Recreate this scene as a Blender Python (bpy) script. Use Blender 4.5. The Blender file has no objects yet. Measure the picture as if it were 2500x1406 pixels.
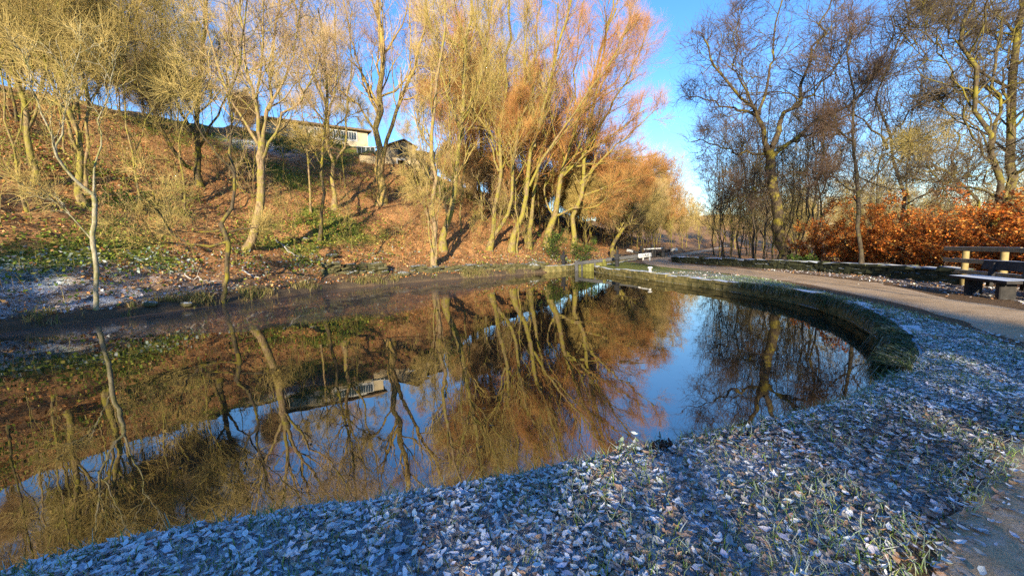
import bpy, math, random
import numpy as np
from mathutils import Matrix, Vector

rng = np.random.default_rng(7)
random.seed(7)
C = bpy.context.scene.collection
sc = bpy.context.scene

# ------------------------------------------------------------------ camera model (a survey of the place: pixels -> rays)
F = 1000.0
TH = math.radians(5.55)
RO = math.radians(-1.77)
EYE = 1.55
SUN_E, SKY_E, EXPO = 5.0, 0.15, 1.35


def ray(px, py):
    u = (px - 1250) / F
    v = (703 - py) / F
    c, s = math.cos(RO), math.sin(RO)
    u, v = c * u - s * v, s * u + c * v
    y = math.cos(TH) + v * math.sin(TH)
    z = -math.sin(TH) + v * math.cos(TH)
    return u / y, z / y


def at(px, py, d):
    X, Z = ray(px, py)
    return np.array([X * d, d, EYE + Z * d])


def onz(px, py, z=0.0):
    X, Z = ray(px, py)
    d = (z - EYE) / Z
    return np.array([X * d, d, z])


# ------------------------------------------------------------------ small noise toolkit
_perm = np.random.default_rng(3).random((256, 256))


def vnoise(x, y):
    xi = np.floor(x).astype(int)
    yi = np.floor(y).astype(int)
    fx = x - xi
    fy = y - yi
    fx = fx * fx * (3 - 2 * fx)
    fy = fy * fy * (3 - 2 * fy)
    a = _perm[xi & 255, yi & 255]
    b = _perm[(xi + 1) & 255, yi & 255]
    c = _perm[xi & 255, (yi + 1) & 255]
    d = _perm[(xi + 1) & 255, (yi + 1) & 255]
    return (a * (1 - fx) + b * fx) * (1 - fy) + (c * (1 - fx) + d * fx) * fy


def fbm(x, y, o=4):
    t = 0
    a = 0.5
    for k in range(o):
        t = t + a * vnoise(x * 2 ** k + 17.3 * k, y * 2 ** k + 9.1 * k)
        a *= 0.5
    return t / (1 - 0.5 ** o)


def sstep(a, b, x):
    t = np.clip((x - a) / (b - a), 0, 1)
    return t * t * (3 - 2 * t)


def polydist(pl, x, y):
    """signed distance to a polyline; positive on the left of its direction"""
    best = np.full(x.shape, 1e9)
    sgn = np.ones(x.shape)
    for (ax, ay), (bx, by) in zip(pl[:-1], pl[1:]):
        dx, dy = bx - ax, by - ay
        L2 = dx * dx + dy * dy
        t = np.clip(((x - ax) * dx + (y - ay) * dy) / L2, 0, 1)
        qx = ax + t * dx - x
        qy = ay + t * dy - y
        d = qx * qx + qy * qy
        m = d < best
        best = np.where(m, d, best)
        cr = dx * (y - ay) - dy * (x - ax)
        sgn = np.where(m, np.where(cr >= 0, 1.0, -1.0), sgn)
    return np.sqrt(best) * sgn


# ------------------------------------------------------------------ plan of the place
WATER = -0.40
LEFT = [(-24, -40), (-20, -18), (-17.5, -6), (-16, 2), (-14.75, 10), (-14.3, 12.6), (-13.75, 13.5), (-12.85, 15), (-12.0, 17.1),
        (-10.85, 19.7), (-9.6, 22.6), (-6.4, 25.5), (-4.1, 27.3), (0.6, 30.2), (2.8, 31.6), (4.1, 32.4), (4.9, 33.6), (8.5, 39.6), (15.0, 50.4),
        (24, 65), (60, 125)]
RIGHT = [(-17, -40), (-14.5, -18), (-12, -6), (-8, -0.3), (-4.6, 1.25), (-2.76, 2.03), (-2.17, 2.3), (-1.62, 2.45), (-0.99, 2.57), (-0.36, 2.73),
         (0.39, 2.96), (0.77, 3.08), (1.26, 3.22), (2.3, 3.57), (3.39, 4.05), (4.5, 4.75), (5.3, 5.45), (6.2, 6.55), (6.92, 7.6),
         (7.6, 8.9), (8.08, 10.0), (8.5, 11.7), (8.6, 13.2), (8.47, 15.3), (8.1, 18.2), (7.49, 21.3), (6.95, 24.5), (6.4, 27.6), (6.2, 30.0), (6.8, 32.2),
         (10.4, 38.4), (16.9, 49.2), (26, 64), (62, 124)]
PATH_LO = [(-9, -3.6), (-4, -1.2), (0.5, 1.0), (1.7, 1.85), (2.6, 2.45), (3.4, 3.05), (4.6, 3.6), (5.9, 4.35), (7.11, 5.59), (7.4, 6.23),
           (7.89, 7.21), (8.76, 9.14), (9.66, 12.0), (10.3, 14.6), (10.57, 19.1), (10.3, 22.8), (9.9, 28.4), (10.6, 33), (13.5, 42), (18.5, 50), (28, 66), (64, 126)]
PATH_HI = [(-9, -6.2), (-3, -3.6), (2, -1.6), (4.5, -0.4), (6.5, 1.0), (8.6, 3.2), (9.8, 5.5), (10.5, 8.3), (10.6, 9.1), (11.0, 10.4), (12.5, 13.8),
           (13.0, 17.4), (13.3, 22.3), (13.0, 29), (13.8, 35), (15.9, 40.8), (21, 50), (30.4, 65), (66, 125)]


def resample2(pl, n):
    p = np.array(pl, float)
    # Catmull-Rom densify, then even arc length
    q = np.vstack([2 * p[0] - p[1], p, 2 * p[-1] - p[-2]])
    out = []
    for i in range(1, len(q) - 2):
        t = np.linspace(0, 1, 12, endpoint=False)[:, None]
        a, b, c, d = q[i - 1], q[i], q[i + 1], q[i + 2]
        out.append(0.5 * ((2 * b) + (c - a) * t + (2 * a - 5 * b + 4 * c - d) * t ** 2 + (3 * b - a - 3 * c + d) * t ** 3))
    out.append(p[-1:])
    o = np.vstack(out)
    s = np.concatenate([[0], np.cumsum(np.linalg.norm(np.diff(o, axis=0), axis=1))])
    tt = np.linspace(0, s[-1], n)
    return np.stack([np.interp(tt, s, o[:, k]) for k in range(o.shape[1])], 1)


PMID = (resample2(PATH_LO, 420) + resample2(PATH_HI, 420)) / 2
PMID = np.vstack([PMID[0:110:4], PMID[110::16], PMID[-1:]])

HS = np.array([-1e3, -1.2, -0.35, 0.0, 0.15, 0.5, 1.2, 5.0, 24.0, 42.0, 70.0, 160.0, 1000])
HZ = np.array([-1.6, -1.4, -0.8, -0.46, -0.26, -0.12, 0.1, 1.35, 12.2, 18.3, 20.0, 24.0, 26.0])


def hill_k(x, y):
    u = x * 0.75 + y * 0.66
    return 1 - 0.22 * sstep(20, 46, u) - 0.62 * sstep(52, 115, u)


def terrain(x, y, full=False):
    x = np.asarray(x, float)
    y = np.asarray(y, float)
    s = polydist(LEFT, x, y)
    r = -polydist(RIGHT, x, y)
    wob = (fbm(x * 1.3, y * 1.3, 3) - 0.5) * 0.5
    s2 = s + wob * sstep(-1, 0.2, s) * (1 - sstep(6, 12, s))
    zl = np.interp(s2, HS, HZ)
    up = np.clip(zl - 1.35, 0, None)
    zl = np.minimum(zl, 1.35) + up * hill_k(x, y)
    zl = zl + 15 * sstep(120, 330, np.hypot(x, y)) * (y > 40)
    zl = zl + (fbm(x * 0.35, y * 0.35, 4) - 0.5) * 1.3 * sstep(4, 12, s) + (fbm(x * 1.7, y * 1.7, 4) - 0.5) * 0.6 * sstep(0.4, 2.5, s)
    # right hand land
    stone = sstep(5.2, 6.2, x) * (y > 4.5)
    edge = np.interp(r + 0.06 * (fbm(x * 4, y * 4, 2) - 0.5), [-1.6, -0.5, -0.22, -0.05, 0.12, 0.4], [-1.5, -1.1, -0.5, -0.17, -0.04, 0.0])
    edge_s = np.where(r > 0.2, 0.0, -1.2)
    zr = edge * (1 - stone) + edge_s * stone
    pm = np.abs(polydist([tuple(p) for p in PMID], x, y))
    onpath = 1 - sstep(1.3, 1.75, pm)
    bump = (fbm(x * 2.2, y * 2.2, 4) - 0.5) * 0.09
    zr = zr + bump * (1 - onpath) * (r > 0.05) - 0.02 * (1 - sstep(1.0, 1.45, pm))
    wood = 14.9
    dx = np.clip(x - wood - np.clip(y - 34, 0, 1e3) * 0.55, 0, None)
    drop = np.interp(dx, [0, 4, 14, 30, 80, 400], [0, -0.25, -1.6, -4.5, -7, -2])
    zr = zr + drop + (fbm(x * 0.4, y * 0.4, 3) - 0.5) * 0.5 * sstep(1, 6, dx)
    zr = zr + sstep(-6, -30, y) * 0.8 + 15 * sstep(120, 330, np.hypot(x, y)) * (y > -20)
    # between the two banks the lower one wins (the canal bed)
    z = np.where(s > 0, zl, np.where(r > 0.0, zr, np.minimum(np.maximum(zl, zr), -0.45)))
    z = np.where((s <= 0) & (r <= 0), np.maximum(np.minimum(zl, -0.42), np.minimum(zr, -0.05)), z)
    if full:
        return z, s, r, pm, onpath
    return z


def th1(x, y):
    return float(terrain(np.array([x]), np.array([y]))[0])


def hit(px, py, dmax=150):
    """the point where the view ray through a pixel of the survey meets the ground"""
    X, Z = ray(px, py)
    d = np.concatenate([np.arange(1.5, 40, 0.1), np.arange(40, dmax, 0.3)])
    z = terrain(X * d, d)
    b = z - (EYE + Z * d)
    k = np.argmax(b > 0)
    if b[k] <= 0:
        k = len(d) - 1
    return np.array([X * d[k], d[k], z[k]])


# ------------------------------------------------------------------ materials
def new_mat(name):
    m = bpy.data.materials.new(name)
    m.use_nodes = True
    nt = m.node_tree
    nt.nodes.clear()
    out = nt.nodes.new('ShaderNodeOutputMaterial')
    b = nt.nodes.new('ShaderNodeBsdfPrincipled')
    nt.links.new(b.outputs[0], out.inputs[0])
    b.inputs['Specular IOR Level'].default_value = 0.25
    b.inputs['Roughness'].default_value = 0.8
    return m, nt, b


def N(nt, typ, **kw):
    n = nt.nodes.new(typ)
    for k, v in kw.items():
        setattr(n, k, v)
    return n


def noise(nt, scale, detail=4, rough=0.6, vec=None):
    n = N(nt, 'ShaderNodeTexNoise')
    n.inputs['Scale'].default_value = scale
    n.inputs['Detail'].default_value = detail
    n.inputs['Roughness'].default_value = rough
    if vec is None:
        t = N(nt, 'ShaderNodeTexCoord')
        vec = t.outputs['Object']
    nt.links.new(vec, n.inputs['Vector'])
    return n.outputs['Fac']


def ramp(nt, fac, stops, interp='LINEAR'):
    r = N(nt, 'ShaderNodeValToRGB')
    r.color_ramp.interpolation = interp
    e = r.color_ramp.elements
    while len(e) < len(stops):
        e.new(0.5)
    for el, (p, c) in zip(e, stops):
        el.position = p
        el.color = (c[0], c[1], c[2], 1) if len(c) == 3 else c
    nt.links.new(fac, r.inputs[0])
    return r.outputs[0]


def mixc(nt, fac, a, b):
    m = N(nt, 'ShaderNodeMix', data_type='RGBA')
    for sock, v in ((m.inputs[0], fac), (m.inputs[6], a), (m.inputs[7], b)):
        if hasattr(v, 'is_output'):
            nt.links.new(v, sock)
        elif isinstance(v, (int, float)):
            sock.default_value = v
        else:
            sock.default_value = (v[0], v[1], v[2], 1)
    return m.outputs[2]


def math_(nt, op, a, b=None, clamp=False):
    m = N(nt, 'ShaderNodeMath', operation=op, use_clamp=clamp)
    for sock, v in ((m.inputs[0], a), (m.inputs[1], b)):
        if v is None:
            continue
        if hasattr(v, 'is_output'):
            nt.links.new(v, sock)
        else:
            sock.default_value = v
    return m.outputs[0]


def attr(nt, name, out='Fac'):
    a = N(nt, 'ShaderNodeAttribute', attribute_name=name)
    return a.outputs[out]


def bump(nt, b, h, strength=0.5, dist=0.02):
    n = N(nt, 'ShaderNodeBump')
    n.inputs['Strength'].default_value = strength
    n.inputs['Distance'].default_value = dist
    nt.links.new(h, n.inputs['Height'])
    nt.links.new(n.outputs[0], b.inputs['Normal'])


def bark(name, dark, light, moss, moss_amt=0.5, scale=1.0):
    m, nt, b = new_mat(name)
    tc = N(nt, 'ShaderNodeTexCoord')
    mp = N(nt, 'ShaderNodeMapping')
    mp.inputs['Scale'].default_value = (1, 1, 0.25)
    nt.links.new(tc.outputs['Object'], mp.inputs[0])
    f = noise(nt, 15 * scale, 6, 0.75, mp.outputs[0])
    c = ramp(nt, f, [(0.36, dark), (0.62, light)])
    g = noise(nt, 2.3, 4, 0.65)
    gm = ramp(nt, g, [(0.62 - moss_amt * 0.4, (0, 0, 0)), (0.74 - moss_amt * 0.3, (1, 1, 1))])
    mo = ramp(nt, f, [(0.3, tuple(v * 0.55 for v in moss)), (0.7, moss)])
    col = mixc(nt, gm, c, mo)
    nt.links.new(col, b.inputs['Base Color'])
    bump(nt, b, f, 0.6, 0.03)
    b.inputs['Roughness'].default_value = 0.9
    return m


def twig(name, a, bcol, scale=0.6):
    m, nt, b = new_mat(name)
    f = noise(nt, scale, 3, 0.6)
    nt.links.new(ramp(nt, f, [(0.35, a), (0.65, bcol)]), b.inputs['Base Color'])
    b.inputs['Roughness'].default_value = 0.75
    return m


M = {}
M['bark_gold'] = bark('bark_gold', (0.05, 0.035, 0.016), (0.30, 0.22, 0.11), (0.28, 0.245, 0.04), 0.52)
M['bark_pink'] = bark('bark_pink', (0.07, 0.045, 0.022), (0.35, 0.25, 0.14), (0.29, 0.25, 0.05), 0.42)
M['bark_pale'] = bark('bark_pale', (0.13, 0.115, 0.075), (0.40, 0.36, 0.25), (0.26, 0.25, 0.08), 0.4)
M['bark_ivy'] = bark('bark_ivy', (0.10, 0.07, 0.03), (0.42, 0.29, 0.13), (0.40, 0.30, 0.08), 0.5)
M['bark_oak'] = bark('bark_oak', (0.018, 0.014, 0.010), (0.095, 0.07, 0.042), (0.22, 0.185, 0.025), 0.30)
M['bark_dark'] = bark('bark_dark', (0.018, 0.015, 0.012), (0.085, 0.068, 0.045), (0.14, 0.125, 0.03), 0.22)
M['bark_lime'] = bark('bark_lime', (0.022, 0.018, 0.012), (0.12, 0.09, 0.05), (0.24, 0.205, 0.025), 0.40)
M['twig_gold'] = twig('twig_gold', (0.36, 0.265, 0.075), (0.53, 0.40, 0.14))
M['twig_beech'] = twig('twig_beech', (0.40, 0.165, 0.055), (0.52, 0.29, 0.09))
M['twig_tan'] = twig('twig_tan', (0.38, 0.25, 0.12), (0.55, 0.40, 0.20))
M['twig_oak'] = twig('twig_oak', (0.06, 0.04, 0.028), (0.15, 0.095, 0.06))
M['twig_dark'] = twig('twig_dark', (0.06, 0.045, 0.03), (0.14, 0.105, 0.06))
M['twig_olive'] = twig('twig_olive', (0.30, 0.24, 0.07), (0.46, 0.37, 0.14))


def vc_mat(name, rough=0.7, trans=0.0, speck=0.0, spec=0.25):
    m, nt, b = new_mat(name)
    c = attr(nt, 'Col', 'Color')
    if speck:
        f = noise(nt, 160, 3, 0.7)
        k = ramp(nt, f, [(0.42, (0, 0, 0)), (0.62, (speck, speck, speck))])
        c = mixc(nt, k, c, (0.68, 0.72, 0.78))
    nt.links.new(c, b.inputs['Base Color'])
    b.inputs['Roughness'].default_value = rough
    b.inputs['Specular IOR Level'].default_value = spec
    if trans:
        out = nt.nodes['Material Output']
        t = N(nt, 'ShaderNodeBsdfTranslucent')
        nt.links.new(c, t.inputs[0])
        mx = N(nt, 'ShaderNodeMixShader')
        mx.inputs[0].default_value = trans
        nt.links.new(b.outputs[0], mx.inputs[1])
        nt.links.new(t.outputs[0], mx.inputs[2])
        nt.links.new(mx.outputs[0], out.inputs[0])
    return m


M['leaf'] = vc_mat('leaf', 0.65, 0.35)
M['litter'] = vc_mat('litter', 0.8, 0.1)
M['frost_leaf'] = vc_mat('frost_leaf', 0.7, 0.12, 0.25)
M['grass'] = vc_mat('grass', 0.7, 0.25)


def simple(name, a, bcol, scale=6, rough=0.8, bumpy=0.3, spec=0.25, frost=0.0, detail=5):
    m, nt, b = new_mat(name)
    f = noise(nt, scale, detail, 0.65)
    c = ramp(nt, f, [(0.3, a), (0.7, bcol)])
    if frost:
        g = N(nt, 'ShaderNodeNewGeometry')
        sx = N(nt, 'ShaderNodeSeparateXYZ')
        nt.links.new(g.outputs['Normal'], sx.inputs[0])
        f2 = noise(nt, scale * 3, 4, 0.7)
        k = math_(nt, 'MULTIPLY', ramp(nt, sx.outputs[2], [(0.55, (0, 0, 0)), (0.85, (1, 1, 1))]), ramp(nt, f2, [(0.5 - frost * 0.35, (0, 0, 0)), (0.62 - frost * 0.25, (1, 1, 1))]))
        c = mixc(nt, k, c, (0.62, 0.68, 0.74))
    nt.links.new(c, b.inputs['Base Color'])
    b.inputs['Roughness'].default_value = rough
    b.inputs['Specular IOR Level'].default_value = spec
    if bumpy:
        bump(nt, b, f, bumpy, 0.02)
    return m


M['stone_moss'] = simple('stone_moss', (0.05, 0.055, 0.015), (0.26, 0.21, 0.08), 3, 0.9, 0.7, frost=0.6)
M['stone_dark'] = simple('stone_dark', (0.018, 0.024, 0.012), (0.07, 0.075, 0.035), 4, 0.9, 0.6, frost=0.9)
M['stone_bank'] = simple('stone_bank', (0.025, 0.03, 0.010), (0.13, 0.11, 0.05), 4, 0.9, 0.6, frost=0.02)
M['black_paint'] = simple('black_paint', (0.010, 0.010, 0.011), (0.03, 0.03, 0.033), 9, 0.5, 0.1)
M['beam_paint'] = simple('beam_paint', (0.045, 0.047, 0.05), (0.10, 0.10, 0.10), 9, 0.45, 0.1)
M['white_paint'] = simple('white_paint', (0.52, 0.52, 0.50), (0.66, 0.65, 0.62), 6, 0.6, 0.05)
M['gate_wood'] = simple('gate_wood', (0.05, 0.055, 0.01), (0.20, 0.19, 0.05), 4, 0.9, 0.4)
M['rail_wood'] = simple('rail_wood', (0.20, 0.15, 0.085), (0.36, 0.28, 0.16), 7, 0.8, 0.3, frost=0.35)
M['post_wood'] = simple('post_wood', (0.17, 0.13, 0.05), (0.34, 0.27, 0.12), 6, 0.85, 0.4)
M['bench_wood'] = simple('bench_wood', (0.012, 0.012, 0.013), (0.045, 0.042, 0.04), 7, 0.8, 0.3, frost=0.85)
M['cream_wall'] = simple('cream_wall', (0.45, 0.37, 0.24), (0.58, 0.49, 0.33), 2, 0.9, 0.1)
M['house_stone'] = simple('house_stone', (0.34, 0.26, 0.15), (0.58, 0.47, 0.29), 2.5, 0.9, 0.5)
M['roof_brown'] = simple('roof_brown', (0.15, 0.10, 0.055), (0.27, 0.19, 0.11), 3, 0.9, 0.3)
M['pane'] = simple('pane', (0.03, 0.045, 0.05), (0.07, 0.09, 0.09), 3, 0.1, 0, 0.6)
M['dark_void'] = simple('dark_void', (0.010, 0.007, 0.005), (0.03, 0.02, 0.013), 2, 0.9, 0)
M['letter'] = simple('letter', (0.02, 0.02, 0.02), (0.05, 0.05, 0.05), 5, 0.6, 0)
M['dead_wood'] = simple('dead_wood', (0.22, 0.19, 0.15), (0.48, 0.43, 0.37), 8, 0.8, 0.3, frost=0.3)


def path_mat():
    m, nt, b = new_mat('path_earth')
    f = noise(nt, 1.4, 6, 0.65)
    f2 = noise(nt, 60, 5, 0.75)
    c = ramp(nt, f, [(0.3, (0.34, 0.225, 0.12)), (0.5, (0.50, 0.35, 0.20)), (0.72, (0.60, 0.44, 0.27))])
    g = ramp(nt, f2, [(0.35, (0.62, 0.62, 0.62)), (0.65, (1.1, 1.1, 1.1))])
    mm = N(nt, 'ShaderNodeMix', data_type='RGBA', blend_type='MULTIPLY')
    mm.inputs[0].default_value = 1
    nt.links.new(c, mm.inputs[6])
    nt.links.new(g, mm.inputs[7])
    fr = attr(nt, 'edge')
    k = noise(nt, 14, 5, 0.7)
    kk = math_(nt, 'MULTIPLY', fr, ramp(nt, k, [(0.48, (0, 0, 0)), (0.64, (0.8, 0.8, 0.8))]))
    c2 = mixc(nt, kk, mm.outputs[2], (0.50, 0.50, 0.50))
    nt.links.new(c2, b.inputs['Base Color'])
    b.inputs['Roughness'].default_value = 0.85
    bump(nt, b, f2, 0.6, 0.015)
    return m


def ground_mat(name):
    m, nt, b = new_mat(name)
    f = noise(nt, 9, 6, 0.75)
    f1 = noise(nt, 0.9, 5, 0.7)
    f2 = noise(nt, 38, 4, 0.75)
    lit = ramp(nt, f, [(0.30, (0.07, 0.035, 0.015)), (0.43, (0.19, 0.095, 0.035)), (0.54, (0.40, 0.20, 0.075)), (0.68, (0.56, 0.34, 0.15))])
    soil = ramp(nt, f2, [(0.35, (0.05, 0.035, 0.02)), (0.65, (0.15, 0.11, 0.07))])
    c = mixc(nt, ramp(nt, f1, [(0.35, (0.0, 0.0, 0.0)), (0.65, (0.75, 0.75, 0.75))]), lit, soil)
    litm = attr(nt, 'litter')
    c = mixc(nt, litm, soil, mixc(nt, 0.2, lit, c))
    gr = ramp(nt, f, [(0.35, (0.05, 0.065, 0.012)), (0.55, (0.16, 0.18, 0.025)), (0.7, (0.30, 0.30, 0.05))])
    gk = math_(nt, 'ADD', attr(nt, 'green'), math_(nt, 'MULTIPLY', math_(nt, 'SUBTRACT', f2, 0.5), 1.2))
    gk = ramp(nt, gk, [(0.40, (0, 0, 0)), (0.62, (1, 1, 1))])
    c = mixc(nt, gk, c, gr)
    fk = math_(nt, 'ADD', attr(nt, 'frost'), math_(nt, 'MULTIPLY', math_(nt, 'SUBTRACT', noise(nt, 26, 6, 0.8), 0.5), 2.2))
    fk = ramp(nt, fk, [(0.42, (0, 0, 0)), (0.72, (1, 1, 1))])
    c = mixc(nt, fk, c, (0.56, 0.61, 0.67))
    nt.links.new(c, b.inputs['Base Color'])
    b.inputs['Roughness'].default_value = 0.9
    bump(nt, b, math_(nt, 'ADD', f, f2), 0.9, 0.06)
    return m


def water_mat():
    m = bpy.data.materials.new('water')
    m.use_nodes = True
    nt = m.node_tree
    nt.nodes.clear()
    out = N(nt, 'ShaderNodeOutputMaterial')
    gl = N(nt, 'ShaderNodeBsdfGlossy')
    gl.inputs['Color'].default_value = (0.95, 0.93, 0.88, 1)
    gl.inputs['Roughness'].default_value = 0.012
    df = N(nt, 'ShaderNodeBsdfDiffuse')
    df.inputs['Color'].default_value = (0.020, 0.016, 0.009, 1)
    fr = N(nt, 'ShaderNodeFresnel')
    fr.inputs['IOR'].default_value = 3.3
    mx = N(nt, 'ShaderNodeMixShader')
    nt.links.new(fr.outputs[0], mx.inputs[0])
    nt.links.new(df.outputs[0], mx.inputs[1])
    nt.links.new(gl.outputs[0], mx.inputs[2])
    bp = N(nt, 'ShaderNodeBump')
    bp.inputs['Strength'].default_value = 0.13
    bp.inputs['Distance'].default_value = 0.02
    nt.links.new(noise(nt, 1.1, 3, 0.5), bp.inputs['Height'])
    nt.links.new(bp.outputs[0], gl.inputs['Normal'])
    # thin matt ice along the far bank
    ig = N(nt, 'ShaderNodeBsdfGlossy')
    ig.inputs['Color'].default_value = (0.5, 0.46, 0.42, 1)
    ig.inputs['Roughness'].default_value = 0.17
    idf = N(nt, 'ShaderNodeBsdfDiffuse')
    nz = noise(nt, 5, 6, 0.8)
    nt.links.new(ramp(nt, nz, [(0.4, (0.15, 0.11, 0.085)), (0.6, (0.22, 0.175, 0.15)), (0.74, (0.40, 0.38, 0.37))]), idf.inputs[0])
    im = N(nt, 'ShaderNodeMixShader')
    im.inputs[0].default_value = 0.5
    nt.links.new(idf.outputs[0], im.inputs[1])
    nt.links.new(ig.outputs[0], im.inputs[2])
    fin = N(nt, 'ShaderNodeMixShader')
    nt.links.new(attr(nt, 'ice'), fin.inputs[0])
    nt.links.new(mx.outputs[0], fin.inputs[1])
    nt.links.new(im.outputs[0], fin.inputs[2])
    nt.links.new(fin.outputs[0], out.inputs[0])
    return m


# ------------------------------------------------------------------ mesh + naming helpers
def mesh_np(name, V, Fq, mats, fmat=None, smooth=True, attrs=None, Ft=None):
    """quads (n,4) and/or triangles (m,3) -> mesh"""
    me = bpy.data.meshes.new(name)
    V = np.asarray(V, np.float32)
    nq = 0 if Fq is None else len(Fq)
    ntri = 0 if Ft is None else len(Ft)
    loops = np.concatenate([np.asarray(Fq, np.int32).ravel() if nq else np.zeros(0, np.int32), np.asarray(Ft, np.int32).ravel() if ntri else np.zeros(0, np.int32)])
    tot = np.concatenate([np.full(nq, 4, np.int32), np.full(ntri, 3, np.int32)])
    start = np.concatenate([[0], np.cumsum(tot)[:-1]]).astype(np.int32)
    me.vertices.add(len(V))
    me.vertices.foreach_set('co', V.ravel())
    me.loops.add(len(loops))
    me.loops.foreach_set('vertex_index', loops)
    me.polygons.add(nq + ntri)
    me.polygons.foreach_set('loop_start', start)
    me.polygons.foreach_set('loop_total', tot)
    if fmat is not None:
        me.polygons.foreach_set('material_index', np.asarray(fmat, np.int32))
    me.polygons.foreach_set('use_smooth', np.full(nq + ntri, smooth, bool))
    for m in mats:
        me.materials.append(m)
    for k, a in (attrs or {}).items():
        a = np.asarray(a, np.float32)
        if a.ndim == 1:
            at_ = me.attributes.new(k, 'FLOAT', 'POINT')
            at_.data.foreach_set('value', a)
        else:
            at_ = me.attributes.new(k, 'FLOAT_COLOR', 'POINT')
            if a.shape[1] == 3:
                a = np.concatenate([a, np.ones((len(a), 1), np.float32)], 1)
            at_.data.foreach_set('color', a.ravel())
    me.update(calc_edges=True)
    return me


def link(name, me, parent=None):
    o = bpy.data.objects.new(name, me)
    C.objects.link(o)
    if parent:
        o.parent = parent
    return o


def tag(o, label=None, cat=None, group=None, kind=None):
    if label:
        o['label'] = label
    if cat:
        o['category'] = cat
    if group:
        o['group'] = group
    if kind:
        o['kind'] = kind
    return o


def empty(name, loc, rz=0.0, **kw):
    o = bpy.data.objects.new(name, None)
    C.objects.link(o)
    o.empty_display_size = 0.2
    o.location = loc
    o.rotation_euler = (0, 0, rz)
    return tag(o, **kw)


def dup(root, loc, rz, scale=1.0, label=None, group=None):
    r = root.copy()
    C.objects.link(r)
    r.location = loc
    r.rotation_euler = (0, 0, rz)
    r.scale = (scale,) * 3
    if label:
        r['label'] = label
    if group:
        r['group'] = group
    for ch in list(root.children):
        c = ch.copy()
        C.objects.link(c)
        c.parent = r
        for g in list(ch.children):
            d = g.copy()
            C.objects.link(d)
            d.parent = c
    return r


class MB:
    """collects boxes, bars and tubes into one mesh"""

    def __init__(self):
        self.v = []
        self.f = []
        self.n = 0

    def add(self, V, Fc):
        self.v.append(np.asarray(V, float))
        self.f.append(np.asarray(Fc, int) + self.n)
        self.n += len(V)

    def box(self, c, size, R=None, taper=1.0, jit=0.0):
        s = np.array(size) / 2
        V = np.array([[x, y, z] for z in (-1, 1) for y in (-1, 1) for x in (-1, 1)], float)
        V[4:, :2] *= taper
        V = V * s
        if jit:
            V = V + rng.normal(0, jit, V.shape)
        if R is not None:
            V = V @ np.array(R).T
        self.add(V + np.array(c), [[0, 2, 3, 1], [4, 5, 7, 6], [0, 1, 5, 4], [2, 6, 7, 3], [0, 4, 6, 2], [1, 3, 7, 5]])

    def bar(self, a, b, w, h, up=(0, 0, 1), cham=0.12):
        """bevelled beam between two points"""
        a, b = np.array(a, float), np.array(b, float)
        t = b - a
        L = np.linalg.norm(t)
        t /= L
        up = np.array(up, float)
        s = np.cross(t, up)
        s /= np.linalg.norm(s)
        u = np.cross(s, t)
        k = cham * min(w, h)
        prof = [(-w / 2 + k, -h / 2), (w / 2 - k, -h / 2), (w / 2, -h / 2 + k), (w / 2, h / 2 - k), (w / 2 - k, h / 2), (-w / 2 + k, h / 2), (-w / 2, h / 2 - k), (-w / 2, -h / 2 + k)]
        V = [p + s * x + u * y for p in (a, b) for x, y in prof]
        Fc = [[i, i + 8, (i + 1) % 8 + 8, (i + 1) % 8] for i in range(8)]
        for o_ in (0, 8):
            q = [o_ + i for i in range(8)]
            if o_:
                q = q[::-1]
            Fc += [[q[0], q[1], q[2], q[3]], [q[0], q[3], q[4], q[7]], [q[4], q[5], q[6], q[7]]]
        self.add(V, Fc)

    def tube(self, pts, rad, n=12, caps=True):
        pts = np.array(pts, float)
        rad = np.broadcast_to(np.array(rad, float), (len(pts),))
        V, Fq = tubes(pts[None], rad[None], n)
        V = V.reshape(-1, 3)
        Fq = [list(q) for q in Fq]
        base = len(V)
        if caps:
            V = np.vstack([V, pts[:1], pts[-1:]])
            for i in range(0, n, 1):
                j = (i + 1) % n
                Fq.append([base, j, i, i])
                Fq.append([base + 1, (len(pts) - 1) * n + i, (len(pts) - 1) * n + j, (len(pts) - 1) * n + j])
        self.add(V, Fq)

    def build(self, name, mat, parent=None, smooth=False):
        V = np.vstack(self.v)
        Fc = np.vstack(self.f)
        tri = Fc[:, 2] == Fc[:, 3]
        me = mesh_np(name, V, Fc[~tri], [mat], smooth=smooth, Ft=Fc[tri][:, :3] if tri.any() else None)
        return link(name, me, parent)


# ------------------------------------------------------------------ trees
def norm(a):
    return a / np.maximum(np.linalg.norm(a, axis=-1, keepdims=True), 1e-9)


def tubes(P, R, sides):
    """P (B,n,3), R (B,n) -> verts, quads"""
    B, n, _ = P.shape
    T = np.empty_like(P)
    T[:, 1:-1] = P[:, 2:] - P[:, :-2]
    T[:, 0] = P[:, 1] - P[:, 0]
    T[:, -1] = P[:, -1] - P[:, -2]
    T = norm(T)
    D = norm(P[:, -1] - P[:, 0])
    ref = np.where(np.abs(D[:, 2:3]) > 0.8, np.array([[1.0, 0.13, 0]]), np.array([[0.1, 0, 1.0]]))
    U = norm(np.cross(T, ref[:, None, :]))
    W = np.cross(T, U)
    a = np.arange(sides) * 2 * math.pi / sides
    V = P[:, :, None, :] + R[:, :, None, None] * (np.cos(a)[None, None, :, None] * U[:, :, None, :] + np.sin(a)[None, None, :, None] * W[:, :, None, :])
    i = np.arange(n - 1)[:, None] * sides
    j = np.arange(sides)[None]
    j2 = (j + 1) % sides
    q = np.stack([i + j, i + j2, i + sides + j2, i + sides + j], -1).reshape(-1, 4)
    Q = (np.arange(B) * n * sides)[:, None, None] + q[None]
    return V.reshape(-1, 3), Q.reshape(-1, 4)


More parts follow.
